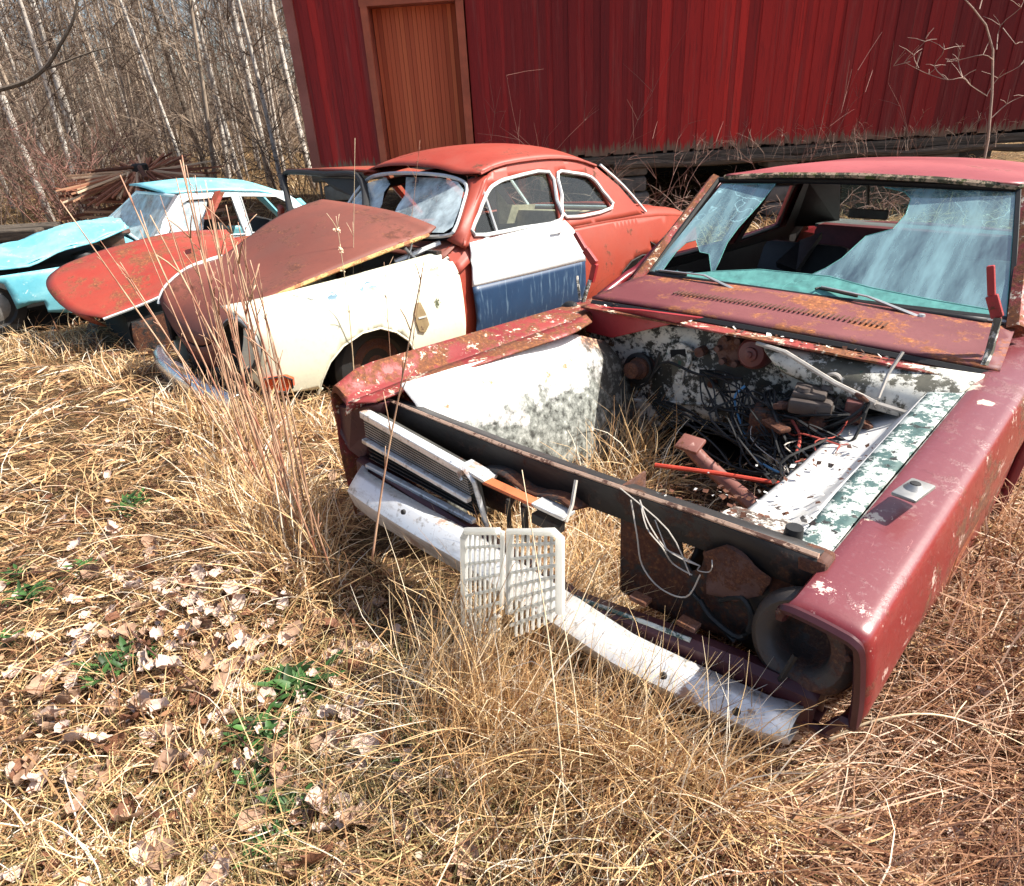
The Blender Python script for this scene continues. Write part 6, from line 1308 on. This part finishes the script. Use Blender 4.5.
# far wood: a mass of stems nobody could count
def farwood(n, y0, y1, seed):
    g = np.random.default_rng(seed); y = g.uniform(y0, y1, n); x = y*g.uniform(-1.35, .95, n); h_ = g.uniform(5, 12, n); r = g.uniform(.03, .085, n); z = gz(x, y); lx = g.normal(0, .35, n); Vs = []; off = [(1, 0), (-.5, .87), (-.5, -.87)]
    for k in range(3):
        t_ = k/2
        for a, b in off: Vs.append(np.stack([x+lx*t_+a*r*(1-.7*t_), y+b*r*(1-.7*t_), z+h_*t_], 1))
    V = np.stack(Vs, 1).reshape(-1, 3); b0 = (np.arange(n)*9)[:, None]; F = []
    for k in range(2):
        for j in range(3): F.append(np.concatenate([b0+k*3+j, b0+k*3+(j+1) % 3, b0+k*3+3+(j+1) % 3, b0+k*3+3+j], 1))
    F1 = np.concatenate(F); T1 = np.repeat(g.uniform(0, 1, n)**1.6, 9)
    m = n*17; i = g.integers(0, n, m); t_ = g.uniform(.04, 1, m); p = np.stack([x[i]+lx[i]*t_, y[i], z[i]+h_[i]*t_], 1); d = np.stack([g.normal(0, .9, m), g.normal(0, .5, m), g.uniform(.1, 1.2, m)], 1); w = .011
    V2 = np.stack([p+[-w, 0, 0], p+[w, 0, 0], p+d+[0, 0, w]], 1).reshape(-1, 3); F2 = np.arange(m*3).reshape(m, 3)+len(V)
    F2 = np.concatenate([F2, F2[:, 2:]], 1)
    return V, F1, T1, V2, m, g
V, F1, T1, V2, m_, g_ = farwood(950, 36, 62, 3)
FW = attrmat('far stems', [(0, (.06, .042, .03)), (.5, (.16, .12, .09)), (.8, (.34, .28, .22)), (1, (.60, .54, .46))], .9)
tag(fast_mesh('far_wood', V, F1, {'tint': T1}, FW), kind='stuff')
F3 = np.arange(m_*3).reshape(m_, 3); tag(fast_mesh('far_twigs', V2, F3, {'tint': np.repeat(g_.uniform(0, .55, m_), 3)}, FW), kind='stuff')

# ---- bare bushes and brambles
def bush(name, seed, H, R, n, mat, arch=.5, r=.004, sub=5):
    rg = random.Random(seed); m = MB()
    for i in range(n):
        a = rg.uniform(0, 6.28); L = H*rg.uniform(.6, 1.25); b = Vector((rg.gauss(0, R*.35), rg.gauss(0, R*.25), 0)); d = Vector((math.cos(a)*arch, math.sin(a)*arch, 1)).normalized(); c = [b]
        for s in range(6):
            c.append(c[-1]+d*L/6); d = (d+Vector((rg.gauss(0, .16), rg.gauss(0, .16), -.16*arch*2+rg.gauss(0, .1)))).normalized()
        m.tube(c, [r*(1-.7*s/6) for s in range(7)], 4)
        for _ in range(sub):
            q = c[rg.randint(2, 6)]; dd = (d*.5+Vector((rg.gauss(0, .7), rg.gauss(0, .7), rg.gauss(.3, .5)))).normalized(); l = L*rg.uniform(.10, .3); m.tube([q, q+dd*l*.5+Vector((0, 0, .01)), q+dd*l], [r*.5, r*.4, r*.25], 3)
    return m.build(name, mat, None)
CANE = plain('pale bramble cane', (.30, .20, .15), .7, 0, .3, 3); CANE2 = plain('reddish cane', (.22, .10, .075), .7, 0, .3, 3)
BB = [(.9, 8.9, 1.0, .8, 46, 'tangled bramble under the barn sill behind the red two-door tail'), (1.9, 9.0, .95, .8, 46, 'tangled bramble under the barn sill between the two-door and the nearest car'), (2.9, 9.1, .8, .7, 26, 'bramble under the barn behind the nearest roof, left half'), (5.0, 9.2, .8, .9, 24, 'bramble under the barn behind the nearest roof, middle'), (7.0, 9.1, .85, .8, 26, 'bramble under the barn at the right picture edge'), (-.4, 9.5, 1.2, .7, 20, 'bare briar by the barn right of its door'), (3.2, 5.9, .9, .4, 26, 'bramble seen through the nearest car side windows')]
for i, (x, y, H, R, n, lab) in enumerate(BB):
    o = bush('bramble_bush', 40+i, H, R, n, CANE if i % 2 == 0 else CANE2, .75, .0055); o.location = (x, y, float(gz(x, y))); tag(o, lab, 'bramble', 'brambles by the barn')
# thin briars reaching up the siding
for i, (x, H, n, lab) in enumerate(((.3, 1.9, 8, 'thin briar before the barn siding, left part, over the red roof'), (1.1, 2.0, 8, 'thin briar before the barn siding in the middle of the picture'), (2.2, 1.5, 6, 'thin briar before the barn siding left of the broad dark board'), (4.0, 1.7, 7, 'thin briar before the bright red boards'), (5.4, 1.6, 8, 'thin briar before the dark boards left of the bare sapling'))):
    o = bush('briar', 60+i, H, .9, n, CANE2, .4, .0042, 7); o.location = (x, YB(x)-.45, float(gz(x, YB(x)))); tag(o, lab, 'briar', 'briars on the barn wall')
# dry weeds along the sill
for i, (x, lab) in enumerate(((3.4, 'row of dry weeds on the barn sill over the nearest roof, left'), (4.8, 'dry weeds on the barn sill over the nearest roof, middle'), (6.1, 'dry weeds on the barn sill left of the sapling'))):
    o = bush('dry_weeds', 70+i, .42, 1.1, 40, CANE, .35, .003, 4); o.location = (x, YB(x)-.16, .66); tag(o, lab, 'weeds', 'dry weeds on the sill')
# sapling at the right before the wall
sap = empty('sapling', Matrix.Translation((6.55, 9.25, float(gz(6.55, 9.25)))), 'bare pale sapling growing against the barn wall at the right', 'sapling')
W_ = lambda u, v: at(ID, u, v, y=9.25)-sap.matrix_world.translation
PB = plain('pale sapling bark', (.36, .25, .20), .75, 0, .3, 4)
m = MB(); m.tube([Vector((0, 0, -.05))+Vector((W_(988, 160).x, 0, 0)), W_(988, 140), W_(992, 95), W_(993, 50), W_(986, 25), W_(973, 8), W_(958, -8), W_(950, -40)], [.018, .017, .015, .013, .011, .009, .008, .005], 7); m.build('trunk', PB, sap, True)
m = MB(); rg = random.Random(2)
for br_ in ([(992, 96), (975, 85), (958, 78), (944, 80), (932, 74), (918, 68), (906, 62)], [(992, 95), (1003, 78), (1015, 67), (1030, 55)], [(993, 50), (1005, 25), (1018, 8), (1030, -10)], [(958, 78), (960, 62), (958, 50)], [(944, 80), (936, 66), (940, 50), (930, 38)], [(906, 62), (893, 66)], [(993, 60), (980, 55), (960, 60), (945, 62)], [(975, 10), (985, -5), (990, -20)], [(1003, 28), (1010, 45)], [(988, 118), (1004, 104), (1020, 96)], [(918, 68), (914, 55), (922, 42)]):
    q = [W_(*p)+Vector((0, rg.uniform(-.1, .1), 0)) for p in br_]; n = len(q); m.tube(crom(q, 3), [.0065-.0045*i/(3*n-3) for i in range(3*n-2)], 5)
    for p in q[1:]:
        for _ in range(2): d = Vector((rg.gauss(0, .1), rg.gauss(0, .1), rg.uniform(0, .18))); m.tube([p, p+d*.5+Vector((0, 0, .01)), p+d], [.004, .003, .002], 4)
m.build('crown', PB, sap, True)
# dark thicket at the far left and low brush before the wood
TH = [(-9.4, 12.2, 2.6, 1.4, 60, 'dense dark thicket at the far left behind the blue car'), (-10.8, 13.5, 3.2, 1.6, 60, 'tall dark thicket at the left picture edge'), (-7.6, 12.6, 1.7, 1.1, 46, 'reddish brush left of the board pile'), (-8.3, 14.2, 2.6, 1.3, 46, 'brown brush behind the board pile, left'), (-6.3, 14.6, 1.8, 1.2, 40, 'brown brush behind the board pile, right'), (-4.6, 16.5, 1.6, 1.4, 36, 'low brown brush behind the blue roof')]
for i, (x, y, H, R, n, lab) in enumerate(TH):
    o = bush('bare_bush', 90+i, H, R, n, TWIG if i != 2 else CANE2, .45, .009, 12); o.location = (x, y, float(gz(x, y))); tag(o, lab, 'bush', 'bare bushes before the wood')
# big dark overhanging branch, left
m = MB(); A = lambda u, v: at(ID, u, v, y=11.0)
m.tube(crom([A(-30, 96), A(20, 84), A(45, 68), A(60, 45), A(74, 18), A(78, -10)], 4), [.035-.02*i/20 for i in range(21)], 6)
m.tube(crom([A(40, 72), A(70, 60), A(98, 50), A(120, 46)], 4), [.018-.012*i/12 for i in range(13)], 5); m.tube(crom([A(-28, 97), A(-60, 130), A(-70, 180), A(-66, 250)], 4), [.035+.04*i/12 for i in range(13)], 6)
o = m.build('crooked_tree', GREY, None, True); tag(o, 'dark crooked bare tree leaning in at the upper left', 'tree')
# pile of boards behind the blue car
pl = empty('board_pile', Matrix.Translation((-5.9, 12.1, float(gz(-5.9, 12.1)))), 'brown pile of boards and poles fanned out round a dark hub behind the blue roof', 'board pile')
PBD = attrmat('old brown boards', [(0, (.14, .05, .03)), (.4, (.36, .15, .09)), (.8, (.55, .33, .20)), (1, (.70, .55, .38))], .85)
hub = at(ID, 140, 168, y=12.1)-pl.matrix_world.translation; m = MB(); tv = []; rg = random.Random(8)
for i in range(230):
    a = rg.uniform(0, 2*PI); L = rg.uniform(.5, 1.3); r0_ = rg.uniform(.05, .3); z0 = hub.z-.02-rg.uniform(0, .10); drop = rg.uniform(.0, .14)-.24*math.sin(a)
    p = Vector((hub.x+r0_*math.cos(a), r0_*math.sin(a), z0)); q = Vector((hub.x+L*math.cos(a), L*.95*math.sin(a), z0-drop)); sv = Vector((-math.sin(a), math.cos(a), 0))*rg.uniform(.008, .022)
    q = q+Vector((rg.gauss(0, .10), rg.gauss(0, .10), rg.gauss(0, .03)))
    n0 = len(m.v); m.prism([p-sv, p+sv, q+sv, q-sv], (0, 0, -.025)); tv += [rg.uniform(0, 1)]*(len(m.v)-n0)
o = m.build('boards', PBD, pl); q = o.data.attributes.new('tint', 'FLOAT', 'POINT'); q.data.foreach_set('value', tv)
m = MB(); m.lathe(hub, [(.13, -.12), (.13, .05), (.10, .07), (0, .07)], (0, 0, 1), 12); m.build('hub', M['black'], pl)
m = MB(); m.tube(crom([hub+Vector((.05, -.1, .02)), hub+Vector((.25, -.5, .0)), hub+Vector((.42, -.75, -.12))], 4), .04, 6); m.tube(crom([hub+Vector((-.05, -.1, .02)), hub+Vector((-.35, -.3, .02)), hub+Vector((-.6, -.4, .02))], 4), .03, 6); m.build('curved_poles', M['rust'], pl, True)
m = MB(); tv = []
for i in range(60):
    x = rg.uniform(-1.0, 1.0); z = rg.uniform(.0, hub.z-.30); L = rg.uniform(.8, 1.6); n0 = len(m.v); m.box((x, rg.uniform(-.4, .5), z), (L, .07, .04), Matrix.Rotation(rg.gauss(0, .35), 3, 'Z') @ Matrix.Rotation(rg.gauss(0, .12), 3, 'Y')); tv += [rg.uniform(0, .8)]*(len(m.v)-n0)
o = m.build('stacked_boards', PBD, pl); q = o.data.attributes.new('tint', 'FLOAT', 'POINT'); q.data.foreach_set('value', tv)
# grey timber lying at the left edge
tb = empty('timber_stack', Matrix.Translation((-8.6, 11.3, float(gz(-8.6, 11.3)))), 'low stack of grey weathered timber at the left behind the blue hood', 'timber stack')
for i in range(6):
    m = MB(); m.box((rg.uniform(-.2, .2), (i % 3)*.28-.28, .10+(i//3)*.19), (2.7, .22, .17), Matrix.Rotation(rg.gauss(0, .04), 3, 'Z'), .03); m.build('beam', GW.m, tb)
# ================================================================== light and picture
SUN_AZ = Vector((.985, -.05, 0)).normalized(); SUN_EL = math.radians(50)
sd = bpy.data.lights.new('sun', 'SUN'); sd.energy = 5.0; sd.angle = math.radians(.5); sd.color = (1, .95, .86)
so = bpy.data.objects.new('sun', sd); COL.objects.link(so)
dirv = SUN_AZ*math.cos(SUN_EL)+Vector((0, 0, math.sin(SUN_EL)))
so.rotation_euler = dirv.to_track_quat('Z', 'Y').to_euler(); so.location = dirv*30
wd = bpy.data.worlds.new('World'); SC.world = wd; wd.use_nodes = True; nt = wd.node_tree
bg = nt.nodes['Background']; sk = nt.nodes.new('ShaderNodeTexSky'); sk.sky_type = 'NISHITA'; sk.sun_disc = False
sk.sun_elevation = SUN_EL; sk.sun_rotation = math.atan2(SUN_AZ.x, SUN_AZ.y); sk.dust_density = 3; sk.ozone_density = .6
nt.links.new(sk.outputs[0], bg.inputs[0]); bg.inputs[1].default_value = .10
vs = SC.view_settings; vs.view_transform = 'Standard'; vs.look = 'None'; vs.gamma = 1; vs.use_curve_mapping = False; vs.exposure = 1.0
SC.cycles.max_bounces = 5; SC.cycles.diffuse_bounces = 3; SC.cycles.glossy_bounces = 3; SC.cycles.transparent_max_bounces = 12
SC.render.film_transparent = False
